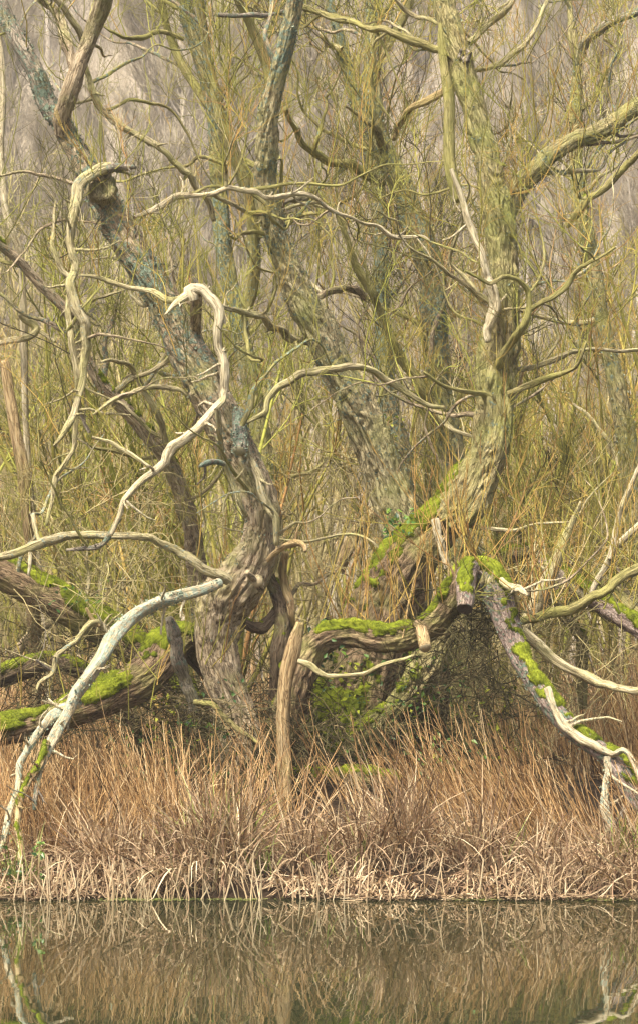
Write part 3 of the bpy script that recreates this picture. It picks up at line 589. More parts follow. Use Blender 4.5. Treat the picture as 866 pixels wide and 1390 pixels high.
# bare tan root limb low on the right of the base, and its dark neighbour
limb(T3, 'limb', [(440,1040,22),(475,1018,21),(505,990,20),(535,962,19),(562,930,22),(585,890,28),(600,850,26)], (25.4,25.5), 'olive', moss=.1, amp=.13)
limb(T3, 'limb', [(540,940,16),(562,958,17),(582,978,15),(602,1000,13),(622,1030,12)], (25.9,26.4), 'dark', moss=.3)
limb(T3, 'root', [(360,1075,22),(400,1068,24),(450,1066,22),(500,1060,16),(545,1066,12)], (24.5,24.3), 'dark', moss=.35)
limb(T3, 'root', [(290,1075,18),(330,1062,20),(370,1066,18)], (24.3,24.2), 'dark', moss=.3)

# ------------------------------------------------------------------ willows behind
B1 = empty('willow_tree', base_at(628, 28.0), 'upright willow with blue-green lichen standing just left of the forked right trunk', 'tree')
limb(B1, 'trunk', [(640,1060,30),(636,900,26),(632,780,24),(624,690,22),(614,632,21),(604,577,20),(597,526,20),(589,451,20),(586,375,19),(571,330,18),(561,302,17),(548,262,17),(535,235,16),(520,205,15),(508,171,13),(504,126,12),(505,75,11),(506,25,10),(504,-40,9)], (28.0,28.2), 'olive', lich=.5, amp=.12)
limb(B1, 'branch', [(524,210,7),(513,180,6),(497,165,4.5),(478,150,3),(468,144,2)], (28.1,27.6), 'olive', lich=.3)
limb(B1, 'branch', [(520,248,7),(505,238,7),(485,229,7),(460,219,6.5),(430,206,6),(410,192,5.5),(396,172,5),(386,147,4)], (28.0,27.0), 'green')
limb(B1, 'branch', [(506,90,7),(520,72,8),(534,45,7.5),(546,20,7.5),(556,-10,7)], (28.1,28.6), 'olive', lich=.1)
limb(B1, 'branch', [(606,577,7),(596,560,7),(586,545,7),(571,530,7),(560,512,7),(551,496,7),(540,475,6.5),(531,456,6.5),(518,425,6.5),(506,395,6),(492,372,6),(478,350,5.5),(470,325,4.5),(460,297,4),(450,275,3)], (27.8,27.2), 'green', lich=.08)
limb(B1, 'branch', [(596,560,4),(606,580,4),(622,586,3.5),(640,594,3)], (27.6,27.2), 'dead')
B2 = empty('willow_tree', base_at(540, 29.6), 'slim straight willow with lichen far behind the central trunk, moss on its lower stem', 'tree')
limb(B2, 'trunk', [(566,1030,20),(562,900,17),(556,760,15),(550,662,13),(544,612,13),(535,577,12),(525,541,12),(520,451,12),(517,400,11),(516,350,11),(515,290,10),(512,242,10),(500,200,9.5),(490,170,9),(480,131,8.5),(470,95,8),(463,65,8),(452,20,7),(440,-30,6)], (29.6,29.8), 'olive', lich=.7, moss=.18, amp=.1)
limb(B2, 'branch', [(544,627,6),(536,610,6),(531,598,6),(516,572,5.5),(505,552,5),(495,532,5),(488,510,4)], (29.3,29.0), 'orange')
limb(B2, 'branch', [(463,70,5),(450,62,4.5),(438,52,4),(434,44,2)], (29.7,29.5), 'dead')
B3 = empty('willow_tree', base_at(372, 30.2), 'green-stained willow with several thin upright stems left of the central trunk', 'tree')
limb(B3, 'trunk', [(395,1020,22),(385,900,19),(375,780,17),(366,690,16),(354,590,15),(338,505,14),(325,441,13),(314,395,13),(305,340,12),(300,290,12),(296,230,12),(294,180,11.5),(289,142,11),(279,102,11),(264,51,11),(249,0,10),(240,-40,9)], (30.2,30.3), 'olive', lich=.5, moss=.14, amp=.1)
limb(B3, 'limb', [(325,441,9),(340,400,9),(345,350,10),(342,290,10),(335,244,10.5),(320,212,10),(306,178,10),(294,140,8),(284,90,7),(276,40,6.5),(270,-20,6)], (30.2,29.6), 'green', lich=.4)
limb(B3, 'limb', [(340,280,7),(352,230,7),(361,180,7),(368,130,7),(366,105,7),(361,81,6.5),(345,41,6),(325,0,5.5),(315,-30,5)], (29.9,29.3), 'green', lich=.2)
limb(B3, 'limb', [(290,150,6),(262,110,6),(240,70,6),(226,30,5),(215,-20,5)], (30.2,30.6), 'green')
limb(B3, 'branch', [(250,50,4),(228,46,3.5),(213,46,3.5),(190,52,3.5),(168,51,3),(150,42,2.5),(140,34,2)], (30.2,29.6), 'green')
B4 = empty('willow_tree', base_at(250, 27.8), 'thin dark willow leaning left behind the stout trunk, thick moss near its foot', 'tree')
limb(B4, 'trunk', [(285,1040,18),(280,930,16),(272,820,15),(264,740,14),(256,700,13),(244,665,12),(232,636,12),(220,615,11),(203,594,11),(186,572,10.5),(173,558,10),(155,540,9.5),(137,520,9),(120,490,8.5),(109,467,8),(100,440,8),(88,420,8),(66,398,8),(41,372,7.5),(20,350,7),(-10,325,6)], (27.8,26.4), 'brown', lich=.25, moss=.18)
limb(B4, 'branch', [(246,706,4),(242,685,4.5),(239,660,4.5),(234,640,4.5),(230,618,4.5),(218,574,4.5),(203,543,4.5),(193,525,4),(185,508,4.5),(173,495,4.5),(152,486,3.5),(138,490,2)], (27.4,26.2), 'dead', lich=.15)
limb(B4, 'branch', [(186,513,3),(202,506,3),(218,497,3.5),(230,488,4),(234,480,4),(230,471,2)], (26.5,26.3), 'dead')
limb(B4, 'branch', [(122,588,3),(110,560,3),(108,540,3.5)], (26.5,26.4), 'grey')
B5 = empty('willow_tree', base_at(880, 28.6), 'lichen-grey willow standing at the right edge behind the leaning logs', 'tree')
limb(B5, 'trunk', [(895,1040,22),(890,900,20),(870,760,18),(855,640,15),(835,520,13),(815,420,12),(798,330,11),(786,270,10),(782,210,10),(781,150,9),(782,100,8),(784,75,8)], (28.6,29.4), 'olive', lich=.4, moss=.1)
limb(B5, 'limb', [(783,90,7),(790,66,7),(797,55,6.5),(812,42,6.5),(828,30,6.5),(848,22,6),(866,15,6),(900,6,5)], (29.4,29.0), 'grey', lich=.5)
limb(B5, 'limb', [(784,85,6),(776,50,6),(772,10,5),(765,-30,5)], (29.4,29.8), 'olive', lich=.3)
limb(B5, 'branch', [(800,335,5),(772,307,5),(782,292,5),(792,277,5.5),(812,260,5.5),(833,242,5.5),(850,224,5),(866,206,5),(890,180,4)][1:], (28.9,28.6), 'green')
B6 = empty('dead_sapling', base_at(45, 26.6), 'bare orange-tan barkless stem standing at the left edge', 'dead tree')
limb(B6, 'trunk', [(50,1080,9),(48,900,9),(46,800,9),(42,740,8.5),(38,690,8),(34,655,8),(28,614,8),(22,580,8),(18,553,8),(12,520,7.5),(8,497,7),(6,490,5)], (26.6,26.6), 'orange', wt=.2, end='hollow')
B7 = empty('dead_sapling', base_at(40, 27.4), 'very thin pale dead stem running up the whole left edge', 'dead tree')
limb(B7, 'trunk', [(60,1060,6),(70,900,6),(58,800,5.5),(40,640,5),(34,500,5),(32,420,5),(28,350,5),(18,320,5.5),(8,290,5.5),(4,250,4.5),(3,203,4),(5,142,4),(3,76,3.5),(-4,20,3)], (27.4,27.2), 'pale', wt=.2)
limb(B7, 'branch', [(0,0,0),(-10,470,3.5),(5,467,4),(25,462,5),(40,456,5),(50,447,5),(45,438,5),(30,430,4),(26,424,3)][1:], (27.2,27.0), 'dead')
limb(B7, 'branch', [(48,449,3.5),(62,455,3.5),(76,464,2)], (27.1,26.9), 'dead')

# ------------------------------------------------------------------ fallen and leaning timber
def log(name, label, pts, Y, mat, basepx, **k):
    t = empty(name, base_at(basepx, Y[0] if isinstance(Y, tuple) else Y), label, 'log'); limb(t, 'trunk', pts, Y, mat, **k); return t
G1 = log('leaning_log', 'thick dark mossy log slanting down from the left edge behind the arched bleached branch', [(-60,755,22),(-20,768,23),(10,781,23),(41,798,24),(70,814,25),(100,830,25),(130,848,24),(165,868,24),(200,895,22),(235,930,22),(262,970,22),(280,1050,24)], (26.4,26.2), 'deep_brown', 20, moss=.5, lich=.1)
G2 = log('leaning_log', 'dark mossy log low at the left edge under the slanting log', [(-50,925,14),(0,918,14),(30,908,14),(55,900,13),(80,898,12),(120,915,12),(160,950,12),(190,1000,13),(210,1050,14)], (26.0,26.6), 'dark', 20, moss=.42)
G3 = log('leaning_log', 'thin brown pole crossing behind the dark log at the left edge', [(-30,935,7),(10,905,7),(35,870,7),(60,850,7),(90,835,6),(115,828,5)], (26.9,27.2), 'brown', 20)
G4 = log('leaning_log', 'mossy horizontal bough behind the broken elbow, reaching the right edge', [(640,770,9),(682,755,11),(705,750,11),(732,747,11),(758,753,11),(782,765,11),(808,778,11),(833,797,12),(866,836,12),(900,870,12)], (27.0,26.4), 'brown', 733, moss=.30, lich=.15)
G5 = log('leaning_log', 'lichen-spotted grey log sloping down to the right edge beneath the green bough', [(735,765,12),(756,778,13),(777,791,14),(795,804,15),(813,816,15),(838,833,15),(866,851,15),(905,878,14)], (26.2,25.4), 'mauve', 800, moss=.12, lich=.5)
G6 = log('leaning_log', 'slim olive log between the two boughs at the right edge', [(790,770,7),(812,782,8),(833,801,9),(850,818,9),(866,836,9),(900,872,9)], (26.5,25.9), 'green', 820)
G7 = log('leaning_stake', 'pale pointed dead stake tilting right behind the twigs, above the grey log', [(700,880,8),(716,845,9),(732,812,10),(747,778,10),(762,745,9),(772,718,6),(784,690,3),(787,680,1.5)], (25.6,25.4), 'dead', 733, wob=0)
G8 = log('dead_pole', 'pale forked dead pole rising at the right edge beside the logs', [(800,812,4),(806,795,4.5),(818,775,5),(826,758,5),(833,745,5),(848,730,5),(866,714,5),(890,690,4)], (25.2,25.0), 'pale', 800, lich=.15, wob=0)
limb(G8, 'branch', [(826,758,4),(832,735,4),(838,702,4),(848,672,4),(858,650,3.5),(866,632,3.5),(880,600,3)], (25.1,25.0), 'pale', lich=.1, wob=0)
G9 = log('leaning_log', 'short tan branch stump leaning right behind the central trunk foot', [(462,775,8),(470,752,8),(480,725,8),(490,712,8),(500,701,8),(515,688,7)], (28.6,28.4), 'orange', 475)
G10 = log('leaning_log', 'mossy dark upright stem among the green undergrowth under the elbow', [(600,1070,10),(596,1020,9),(598,980,8),(604,930,8),(600,900,7),(590,875,7)], (26.2,26.0), 'dark', 600, moss=.3)
G11 = log('leaning_log', 'thin mossy pole leaning behind the right-hand logs', [(790,960,8),(788,900,8),(790,870,8),(778,850,8),(760,830,7),(740,800,6)], (27.2,27.0), 'olive', 790, moss=.2)

# ------------------------------------------------------------------ secondary branches and shoots on the trees
for t_ in (T1, T2, T3): spurs(t_, .17, 5)
branchlets(T1, 26, 1.2, .014, ('brown', 'dead', 'green'), 71, 2.3)
branchlets(T2, 24, 1.3, .015, ('green', 'brown', 'dead'), 72, 4.2)
branchlets(T3, 40, 1.3, .015, ('green', 'brown', 'dead'), 73, 2.0)
branchlets(B1, 18, 1.4, .016, ('green', 'brown'), 74); branchlets(B2, 14, 1.4, .016, ('green', 'brown'), 75)
branchlets(B3, 24, 1.5, .018, ('green', 'green', 'brown'), 76); branchlets(B4, 14, 1.3, .016, ('brown', 'dead', 'green'), 77); branchlets(B5, 20, 1.5, .018, ('green', 'brown', 'dead'), 78)
for g_, s_ in ((G1, 81), (G4, 82), (G5, 83), (G6, 84)): branchlets(g_, 7, .9, .014, ('green', 'dead', 'brown'), s_, .8)
twigs(T1, 95, .8, 6, 3, 'twig', .34, .22, seed=11, zlo=3.2)
twigs(T1, 24, .5, 4, 2, 'twig', .35, .2, seed=12)
twigs(T2, 85, .85, 6, 3, 'twig', .34, .2, seed=13, zlo=5.6)
twigs(T3, 120, .8, 6, 3, 'twig', .50, .22, seed=14, zlo=1.8)
twigs(T3, 55, .75, 6, 3, 'twig_green', .5, .2, seed=24, zlo=3)
twigs(B1, 120, .9, 6, 3, 'twig', .40, .25, seed=15)
twigs(B2, 110, .9, 6, 3, 'twig', .30, .2, seed=16)
twigs(B3, 170, 1.0, 5, 3, 'twig_green', .4, .25, seed=17)
twigs(B4, 95, .9, 6, 3, 'twig_green', .4, .25, seed=18)
twigs(B5, 140, 1.0, 5, 3, 'twig', .55, .2, seed=19)
for t_, q_, s_ in ((T2, 30, 91), (T3, 40, 92), (B1, 50, 93), (B3, 40, 94), (B4, 30, 95), (B5, 40, 96), (B2, 35, 97)):     # upright whips
    twigs(t_, q_, 1.15, 5, 2, 'twig', .52, .26, trop=1.7, seed=s_, zlo=3.4, r=.85)
for g_, s_ in ((G1, 31), (G4, 32), (G5, 33), (G6, 34)): twigs(g_, 24, .9, 6, 3, 'twig', .5, .2, seed=s_)

# orange-brown one-year wands standing up from the mossy elbow and limb
def wands(tree, spots, L, mat, tmu, seed, n2=3, name='shoots', lean=(0, 0, 1), trop=.5):
    rng = np.random.default_rng(seed); p0 = []; 
    for (px, py, Y, n_, s_) in spots:
        c = P(px, py, Y); p0.append(c + rng.normal(0, 1, (n_, 3)) * [s_, .12, .05])
    p0 = np.vstack(p0); n_ = len(p0)
    g1 = grow(p0, np.array(lean) + rng.normal(0, .42, (n_, 3)), L * rng.uniform(.45, 1.25, n_), 6, trop, .13, rng=rng)
    b_ = np.clip(rng.normal(tmu, .13, n_), 0, 1); parts = [strands(g1, taper(n_, 6, .0046, .0018, rng), 4, b_)]
    if n2:
        g2, i2 = children_of(g1, n_ * n2, L * .35, 3, .55, .4, .12, rng=rng); parts.append(strands(g2, taper(len(g2), 3, .003, .0016, rng), 3, b_[i2]))
    v, f, t = merge(parts); return add(name, v, [f], M[mat], tree, {'tint': t}, kind='stuff')
wands(T3, [(470,850,24.7,9,.15),(510,850,24.7,9,.15),(560,850,24.6,10,.15),(600,820,24.5,12,.12),(630,770,24.4,9,.08),(600,715,25.5,10,.22),(650,680,25.9,10,.2),(665,800,24.3,9,.12),(700,830,24.3,12,.12),(740,820,24.5,18,.2),(700,560,26.2,9,.2)], .85, 'twig', .74, 41)
wands(T3, [(780,815,24.6,12,.2),(830,790,24.6,14,.2),(680,400,26.1,9,.12),(700,260,26.1,8,.1),(760,200,26.4,10,.2),(830,170,26.7,9,.2)], .9, 'twig', .62, 42)
wands(T1, [(300,905,24.6,8,.15),(240,860,24.7,8,.15),(180,925,24.5,7,.3),(90,960,24.3,8,.3),(140,240,24.95,14,.12),(268,400,24.6,10,.08),(220,400,24.9,8,.1)], .6, 'twig', .5, 43)
wands(T2, [(395,380,26.8,8,.1),(370,280,26.8,8,.1)], .8, 'twig', .48, 44)

# ------------------------------------------------------------------ leafy bits: ivy and bramble leaves
def leaves(name, label, cat, boxes, seed, mat='leaf', parent=None, size=.022):
    """boxes: (x0, x1, y0, y1 photo px, Y, depth, count)"""
    rng = np.random.default_rng(seed); V_ = []; T_ = []
    for (x0, x1, y0, y1, Y, dy, n_) in boxes:
        c = np.array([P(x, y, Y + d) for x, y, d in zip(rng.uniform(x0, x1, n_), rng.uniform(y0, y1, n_), rng.uniform(-dy, dy, n_))])
        c = c[fbm(c * 6, 2) > .42]; n_ = len(c)
        nn = nrm(rng.normal(0, .6, (n_, 3)) + [0, -.6, .6]); u = nrm(np.cross(nn, rand_dirs(n_, rng))); v = np.cross(nn, u); s = rng.uniform(.6, 1.3, (n_, 1)) * size
        pts = [c - u * s, c - u * s * .2 + v * s * .62 + nn * s * .2, c + u * s * 1.2, c - u * s * .2 - v * s * .62 + nn * s * .2, c]
        V_.append(np.stack(pts, 1)); T_.append(np.repeat(rng.uniform(0, 1, n_), 5))
    V_ = np.concatenate(V_).reshape(-1, 3); nn_ = len(V_) // 5; b5 = (np.arange(nn_) * 5)[:, None]
    f = np.concatenate([b5 + np.array([[0, 4, 1]]), b5 + np.array([[1, 4, 2]]), b5 + np.array([[2, 4, 3]]), b5 + np.array([[3, 4, 0]])])
    return add(name, V_, [f], M[mat], parent, {'tint': np.concatenate(T_)}, label=label, cat=cat, kind='stuff', smooth_=False)
leaves('ivy', 'small green ivy and bramble leaves around the foot of the willows', 'ivy', [(400,520,880,1010,24.9,.3,90),(420,470,840,900,24.7,.2,90),(530,640,880,1020,24.9,.4,170),(240,330,920,1060,24.5,.3,180),(150,240,990,1060,24.6,.3,130),(560,600,1010,1090,24.3,.2,60),(520,560,690,730,25.2,.2,70),(60,150,780,830,26,.2,60),(450,700,1000,1090,24.4,.5,120),(0,60,1140,1215,22.1,.1,120)], 51)
leaves('moss_cushions', 'bright moss and young green leaves on the earth between the trunks', 'moss', [(400,500,900,1060,25.0,.3,420),(200,330,940,1060,24.9,.3,300),(520,700,930,1080,25.2,.4,220),(225,280,640,720,27.7,.2,90),(520,550,560,690,29.4,.2,90)], 52, 'moss', None, .02)

# brambles under the elbow; dark ones added round the bole as the hollows' shade
def tangle(name, label, boxes, seed, mat='bramble', parent=None):
    rng = np.random.default_rng(seed); parts = []
    for (x0, x1, y0, y1, Y, dy, n_, L_) in boxes:
        c = np.array([P(x, y, Y + d) for x, y, d in zip(rng.uniform(x0, x1, n_), rng.uniform(y0, y1, n_), rng.uniform(-dy, dy, n_))])
        g1 = grow(c, rng.normal(0, 1, (n_, 3)) * [1, .7, .8], rng.uniform(.3, 1, n_) * L_, 7, -.5, .55, rng=rng)
        g1[..., 2] = np.maximum(g1[..., 2], ground_z(g1[..., 0], g1[..., 1]) + .01)
        t_ = np.clip(rng.normal(.45, .25, n_), 0, 1); parts.append(strands(g1, taper(n_, 7, .005, .0025, rng), 3, t_))
        g2, i2 = children_of(g1, n_ * 3, L_ * .4, 4, .9, 0, .4, rng=rng); parts.append(strands(g2, taper(len(g2), 4, .003, .0015, rng), 3, t_[i2]))
    v, f, t = merge(parts); return add(name, v, [f], M[mat], parent, {'tint': t}, label=label, cat='brambles' if parent is None else None, kind='stuff')
tangle('bramble_and_shade_fill', 'dark tangled brambles below the mossy elbow, others added to darken the hollows by the bole', [(540,700,880,1060,25.5,.5,170,.8),(420,540,960,1070,24.6,.2,110,.5),(225,330,950,1075,24.2,.15,150,.45),(330,430,960,1085,24.1,.15,170,.45),(560,690,860,980,24.8,.3,90,.7),(330,440,900,1080,25.1,.4,160,.7),(200,330,930,1070,25.1,.4,240,.7),(0,230,860,1010,26.2,.5,260,1.),(600,690,800,870,24.4,.15,110,.5)], 61)
tangle('dead_twig_litter', 'grey and tan dead twigs caught among the willow limbs', [(0,250,640,860,26.5,.8,160,1.),(640,866,740,960,26.4,.8,240,1.1),(380,560,600,860,27.5,.6,150,1.)], 62, 'twig_far')

# ------------------------------------------------------------------ thicket of coppiced shrubs behind
def shrub_mesh(seed, H, nst, mat, tm):
    rng = np.random.default_rng(seed)
    a = rng.uniform(0, 2 * math.pi, nst); p0 = np.stack([np.cos(a) * .12, np.sin(a) * .12, a * 0 - .1], -1)
    d0 = np.stack([np.cos(a) * .38, np.sin(a) * .38, a * 0 + 1], -1)
    s = grow(p0, d0, H * rng.uniform(.7, 1.05, nst), 9, .25, .22, rng=rng)
    stem = strands(s, taper(nst, 9, .032, .008, rng), 6, np.clip(rng.normal(tm, .12, nst), 0, 1))
    g1, i1 = children_of(s, nst * 9, H * .26, 5, .7, .9, .25, .15, rng=rng)
    g2, i2 = children_of(g1, len(g1) * 5, H * .12, 4, 1.0, .35, .45, rng=rng)
    g3, i3 = children_of(g2, len(g2) * 3, H * .06, 3, 1.1, .2, .45, rng=rng)
    t1 = np.clip(rng.normal(tm, .15, len(g1)), 0, 1); t2 = np.clip(t1[i2] + .04, 0, 1)
    tw = merge([strands(g1, taper(len(g1), 5, .010, .004, rng), 4, t1), strands(g2, taper(len(g2), 4, .0048, .0026, rng), 3, t2), strands(g3, taper(len(g3), 3, .0034, .0020, rng), 3, t2[i3])])
    return mesh_from('stems', stem[0], [stem[1]], M[mat], {'tint': stem[2]}), mesh_from('twigs', tw[0], [tw[1]], M[mat], {'tint': tw[2]})
SH = [shrub_mesh(100 + q, h_, n_, m_, t_) for q, (h_, n_, m_, t_) in enumerate([(3.8,6,'twig',.36),(4.6,5,'twig',.55),(3.2,7,'twig',.68),(4.2,5,'twig_green',.5),(5.4,5,'twig_far',.55),(5.0,6,'twig_far',.3)])]
SL = ['olive-twigged willow shrub in the thicket behind the old willows', 'golden-brown willow shrub in the thicket behind the old willows', 'low orange-twigged willow shrub behind the old willows', 'green-stained willow shrub in the thicket behind the old willows', 'tall brown bare shrub standing back from the old willows', 'dull mauve-brown bare shrub standing back from the old willows']
rs = np.random.default_rng(5)
spots = []
for q in range(80):
    Y = rs.uniform(28.3, 48) if q < 52 else rs.uniform(48, 78)
    hw = 560 / F * Y + 1.2
    spots.append((rs.uniform(-hw, hw), Y))
for q, (x, Y) in enumerate(spots):
    v = int(rs.choice([0, 1, 2, 3, 5], p=[.28, .26, .16, .18, .12])) if Y < 38 else int(rs.choice([0, 3, 4, 5, 1], p=[.15, .1, .35, .3, .1]))
    r_ = bpy.data.objects.new('willow_shrub', None); COL.objects.link(r_)
    r_.location = (x, Y, float(ground_z(np.array([x]), np.array([Y]))[0])); r_.rotation_euler = (0, 0, rs.uniform(0, 6.28)); s_ = rs.uniform(.8, 1.2) * (1.0 if Y < 48 else 1.25); r_.scale = (s_, s_, s_)
    tag(r_, SL[v], 'shrub', SL[v].replace('shrub', 'shrubs', 1))
    link('stems', SH[v][0], r_); o = link('twigs', SH[v][1], r_); o['kind'] = 'stuff'

# ------------------------------------------------------------------ bare trees on the hillside
def hill_tree(seed, H):
    rng = np.random.default_rng(seed)
    tr = grow(np.array([[0, 0, -.4]]), np.array([[rng.normal(0, .06), rng.normal(0, .06), 1]]), H, 12, .1, .12, rng=rng)
    t = strands(tr, np.linspace(.13, .02, 13)[None], 8, np.array([rng.uniform(.2, .9)]))
    g1, _ = children_of(tr, 26, H * .34, 7, .7, .8, .25, .25, rng=rng)
    lim = strands(g1, taper(len(g1), 7, .045, .012, rng), 5, np.clip(rng.normal(.4, .2, len(g1)), 0, 1))
    g2, i2 = children_of(g1, 240, H * .15, 5, .7, .7, .25, rng=rng); g3, i3 = children_of(g2, 1500, H * .075, 3, .7, .5, .25, rng=rng)
    g4, i4 = children_of(g3, 2600, H * .04, 2, .7, .4, .2, rng=rng)
    ti = rng.normal(.5, .12)
    tw = merge([strands(g2, taper(len(g2), 5, .018, .008, rng), 3, np.clip(rng.normal(ti, .15, len(g2)), 0, 1)), strands(g3, taper(len(g3), 3, .010, .006, rng), 3, np.clip(rng.normal(ti, .18, len(g3)), 0, 1)), strands(g4, taper(len(g4), 2, .008, .005, rng), 3, np.clip(rng.normal(ti, .2, len(g4)), 0, 1))])
    t2 = merge([t, lim])
    return mesh_from('trunk', t2[0], [t2[1]], M['trunk_hill'], {'tint': t2[2]}), mesh_from('crown', tw[0], [tw[1]], M['twig_hill'], {'tint': tw[2]})
HT = [hill_tree(200 + q, h_) for q, h_ in enumerate([9., 11., 8., 12., 10.])]
for q in range(285):
    Y = 92 + (rs.random() ** .8) * 125; hw = 560 / F * Y + 5; x = rs.uniform(-hw, hw)
    v = int(rs.integers(0, 5)); r_ = bpy.data.objects.new('bare_tree', None); COL.objects.link(r_)
    r_.location = (x, Y, float(ground_z(np.array([x]), np.array([Y]))[0])); r_.rotation_euler = (0, 0, rs.uniform(0, 6.28)); s_ = rs.uniform(.75, 1.25); r_.scale = (s_, s_, s_)
    tag(r_, 'bare grey-brown winter tree in the hazy wood covering the hillside', 'tree', 'bare trees on the hillside')
    link('trunk', HT[v][0], r_); o = link('crown', HT[v][1], r_); o['kind'] = 'stuff'
# brushwood between the hillside trees
n_ = 84000; rng = np.random.default_rng(77); yy = 70 + rng.random(n_) ** .7 * 130; xx = rng.uniform(-1, 1, n_) * (760 / F * yy + 8)
g = grow(np.stack([xx, yy, ground_z(xx, yy)], -1), rng.normal(0, .5, (n_, 3)) + [0, 0, 1], rng.uniform(.8, 3.6, n_), 3, .1, .4, rng=rng)
v, f, t = strands(g, taper(n_, 3, .016, .007, rng), 3, np.clip(rng.normal(.5, .28, n_), 0, 1))
add('brushwood', v, [f], M['twig_hill'], None, {'tint': t}, label='mauve-brown brushwood under the hillside trees', cat='brushwood', kind='stuff')

# ------------------------------------------------------------------ reeds and sedge
def reeds(name, label, n_, x0, x1, y0, y1, H, lean, seed, dens=None, rad=.0036, trop=.0, leafy=1, part=None):
    rng = np.random.default_rng(seed); yy = rng.uniform(y0, y1, n_); xx = rng.uniform(-1, 1, n_) * (yy * 455 / F + .25)
    lo = (x0 - 433) / F * yy; hi = (x1 - 433) / F * yy; xx = lo + (hi - lo) * rng.random(n_)
    cl = fbm(np.stack([xx * 1.3, yy * 1.3, xx * 0 + seed], -1), 3); kp = (cl + rng.normal(0, .06, n_) > .47) & ~((yy > 23.25) & (yy < 25.5) & (xx > -1.0) & (xx < .7) & (rng.random(n_) < .8)); xx = xx[kp]; yy = yy[kp]; cl = cl[kp]; m_ = len(xx)
    zz = ground_z(xx, yy) - .03
    ln = lean * (.5 + 1.3 * fbm(np.stack([xx * .9, yy * .9, xx * 0 + 3.3 + seed], -1), 2))
    d = np.stack([ln + rng.normal(0, .22, m_), rng.normal(-.05, .18, m_), np.ones(m_)], -1)
    L_ = H * rng.uniform(.4, 1.2, m_) * (.3 + 1.35 * cl)
    g = grow(np.stack([xx, yy, zz], -1), d, L_, 5, trop, .10, rng=rng)
    t_ = np.clip(rng.normal(.48, .3, m_), 0, 1); parts = [strands(g, np.linspace(1, .45, 6)[None] * rad * rng.uniform(.7, 1.3, (m_, 1)), 3, t_)]
    if leafy:
        g2, i2 = children_of(g, m_ * leafy, .22, 3, .35, -.5, .25, .3, rng=rng); parts.append(strands(g2, taper(len(g2), 3, .0022, .0007, rng), 3, np.clip(t_[i2] + .15, 0, 1)))
    v, f, t = merge(parts); return add(name, v, [f], M['reed'], None, {'tint': t}, label=label, cat='reeds', kind='stuff')
reeds('reeds', 'orange-brown dry reed stems leaning left along the bank', 3000, 380, 1150, 22.7, 24.3, .72, -.5, 3, rad=.005)
reeds('reeds', 'orange-brown dry reed stems on the left half of the bank', 2500, -290, 420, 22.7, 24.1, .60, -.22, 4, rad=.005)
reeds('reeds', 'thin reeds crossing to the right among the left bank reeds', 330, -40, 400, 22.8, 24.0, .62, .35, 5, rad=.0045)
reeds('reeds', 'pinkish brown reed bed behind the willows', 14000, -280, 1150, 26.6, 40, .85, -.2, 6, rad=.0046)
reeds('reeds', 'sparse tall reed stems standing over the others before the trunks', 130, 100, 900, 23.0, 24.0, 1.05, -.35, 7, rad=.0042)

def sedge(name, label, n_, seed, y0, y1, L_, up, mat='sedge', fwd=-.5, lx=-.15, clump=.0, spots=None, wid=.0045, drop=-1.6, cat='sedge'):
    rng = np.random.default_rng(seed)
    if spots is None:
        yy = rng.uniform(y0, y1, n_); xx = rng.uniform(-1, 1, n_) * (yy * 640 / F + .15)
        cl = fbm(np.stack([xx * 1.7, yy * 1.7, xx * 0 + seed], -1), 3); kp = cl > .45 + clump; xx = xx[kp]; yy = yy[kp]
    else:
        xx = []; yy = []
        for (px, Y, k_, s_) in spots: xx.append((px - 433) / F * Y + rng.normal(0, s_, k_)); yy.append(Y + rng.normal(0, s_ * .6, k_))
        xx = np.concatenate(xx); yy = np.concatenate(yy)
    m_ = len(xx); hh = .25 + 1.6 * fbm(np.stack([xx * 2.4, yy, xx * 0 + 8], -1), 3)
    g = grow(np.stack([xx, yy, np.maximum(ground_z(xx, yy), 0) - .01], -1), np.stack([lx + rng.normal(0, .42, m_), fwd * rng.random(m_) + rng.normal(0, .2, m_), np.full(m_, up)], -1), L_ * rng.uniform(.4, 1.15, m_) * hh, 7, np.clip(rng.normal(drop, .7, m_), -3, 0), .22, rng=rng)
    gz = np.maximum(ground_z(g[..., 0], g[..., 1]), .004) + rng.uniform(0, .03, (m_, 1)); g[..., 2] = np.maximum(g[..., 2], np.where(np.arange(8)[None] > 1, gz, -1))
    # some blades are snapped: the outer half hangs
    wd = wid * rng.uniform(.6, 1.4, (m_, 1)) * np.array([.9, 1, 1, .95, .85, .7, .45, .1])[None]
    side = nrm(np.stack([np.ones(m_), rng.normal(0, .7, m_), rng.normal(0, .35, m_)], -1))[:, None] * np.ones((1, 8, 1))
    v, f, t = ribbons(g, wd, side[:, 0], np.clip(rng.normal(.52, .25, m_), 0, 1)); v, f, t = v, f, t
    return add(name, v, [f], M[mat], None, {'tint': t}, label=label, cat=cat, kind='stuff')
sedge('sedge', 'pale dead sedge leaves bent over along the water edge', 9200, 1, 22.0, 22.8, .52, 1.2, drop=-1.8)
sedge('sedge', 'matted dead sedge at the foot of the reeds', 7000, 2, 22.5, 23.3, .50, 1.0, drop=-2.0)
sedge('sedge', 'flattened brown leaf litter hanging over the waterline', 7000, 3, 21.9, 22.35, .26, .35, fwd=-1., drop=-1.6)
sedge('sedge_tussock', 'tall pale sedge tussock on the bank below the bleached limb', 0, 4, 0, 0, .66, 1.5, spots=[(160,22.45,330,.09),(215,22.5,240,.09),(300,22.4,420,.13),(420,22.5,160,.08),(560,22.5,300,.12),(640,22.45,260,.10),(500,22.5,200,.1)], drop=-1.2, cat='sedge')
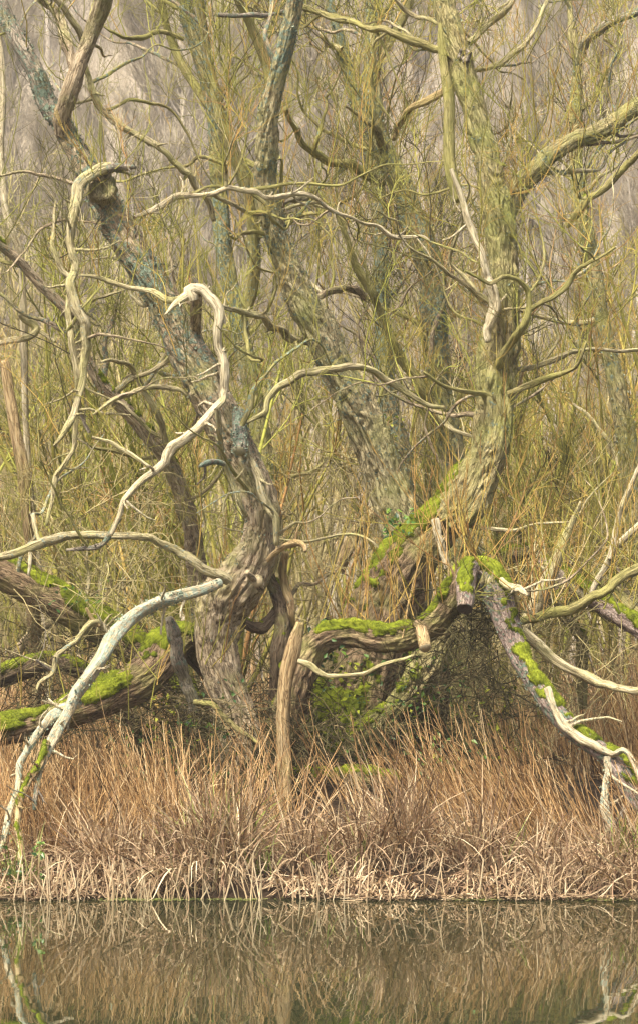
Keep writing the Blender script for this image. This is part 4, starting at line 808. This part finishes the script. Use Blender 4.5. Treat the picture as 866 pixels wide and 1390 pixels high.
sedge('green_blades', 'fresh green blades among the sedge tussock left of centre', 0, 5, 0, 0, .62, 1.6, 'greenblade', spots=[(250,22.5,26,.10),(290,22.5,22,.10),(312,22.5,40,.10),(208,22.5,14,.08)], drop=-.8, lx=.0, fwd=-.2, wid=.005)
sedge('green_blades', 'fresh green blades at the right end of the bank and lower left corner', 0, 6, 0, 0, .42, 1.6, 'greenblade', spots=[(850,22.5,70,.07),(25,22.1,30,.05),(590,22.6,10,.05),(700,22.5,8,.1),(460,22.4,12,.1),(345,22.4,18,.1)], drop=-.8, lx=.0, fwd=-.2, wid=.005)
# snapped pale stubs standing at the waterline
rng = np.random.default_rng(9); n_ = 230; xx = np.concatenate([rng.uniform(-2.0, -.9, 90), rng.uniform(-2.4, 2.4, 140)]); yy = rng.uniform(21.78, 22.2, n_)
g = grow(np.stack([xx, yy, np.full(n_, -.04)], -1), np.stack([rng.normal(0, .25, n_), rng.normal(0, .1, n_), np.ones(n_)], -1), rng.uniform(.12, .36, n_), 3, 0, .06, rng=rng)
v, f, t = strands(g, np.linspace(1, .8, 4)[None] * rng.uniform(.0035, .0065, (n_, 1)), 5, np.clip(rng.normal(.75, .15, n_), 0, 1))
add('reed_stubs', v, [f], M['sedge'], None, {'tint': t}, label='snapped pale reed stubs standing in the water edge', cat='reeds', kind='stuff')
# floating duckweed and scum on the waterline
rng = np.random.default_rng(19); n_ = 800; c_ = rng.choice([-1.25, -.95, -.55, 1.05, 1.9], n_); xx = c_ + rng.normal(0, .10, n_); yy = 21.86 + rng.normal(0, .06, n_)
k6 = np.arange(6) / 6 * 2 * math.pi; rr = rng.uniform(.004, .013, (n_, 1))
v = np.stack([xx[:, None] + np.cos(k6) * rr, yy[:, None] + np.sin(k6) * rr, np.full((n_, 6), .004) + rng.uniform(0, .006, (n_, 1))], -1).reshape(-1, 3)
b6 = (np.arange(n_) * 6)[:, None]; f = np.concatenate([b6 + np.array([[0, 1, 2, 3]]), b6 + np.array([[0, 3, 4, 5]])])
add('duckweed', v, [f], M['greenblade'], None, {'tint': np.repeat(rng.random(n_), 6)}, label='small green floating weed gathered along the bank', cat='pondweed', kind='stuff', smooth_=False)
# ------------------------------------------------------------------ damp winter air
hx, y0_, y1_, z0_, z1_ = 140, -50, 275, -2, 125
v = np.array([(x, y, z) for z in (z0_, z1_) for y in (y0_, y1_) for x in (-hx, hx)], float)
f = np.array([[0, 2, 3, 1], [4, 5, 7, 6], [0, 1, 5, 4], [2, 6, 7, 3], [0, 4, 6, 2], [1, 3, 7, 5]])
m = bpy.data.materials.new('damp_air'); m.use_nodes = True; n = m.node_tree; n.nodes.clear()
out = n.nodes.new('ShaderNodeOutputMaterial'); vp = n.nodes.new('ShaderNodeVolumePrincipled'); vp.inputs['Color'].default_value = (.98, .96, .92, 1); vp.inputs['Density'].default_value = .0009
n.links.new(vp.outputs[0], out.inputs['Volume'])
add('haze', v, [f], m, kind='stuff', label='thin damp winter haze paling the wooded hillside', cat='haze', smooth_=False)
print('TRIS', sum(sum(p.loop_total - 2 for p in m_.polygons) if len(m_.polygons) < 5000 else len(m_.polygons) * 2 for m_ in bpy.data.meshes))
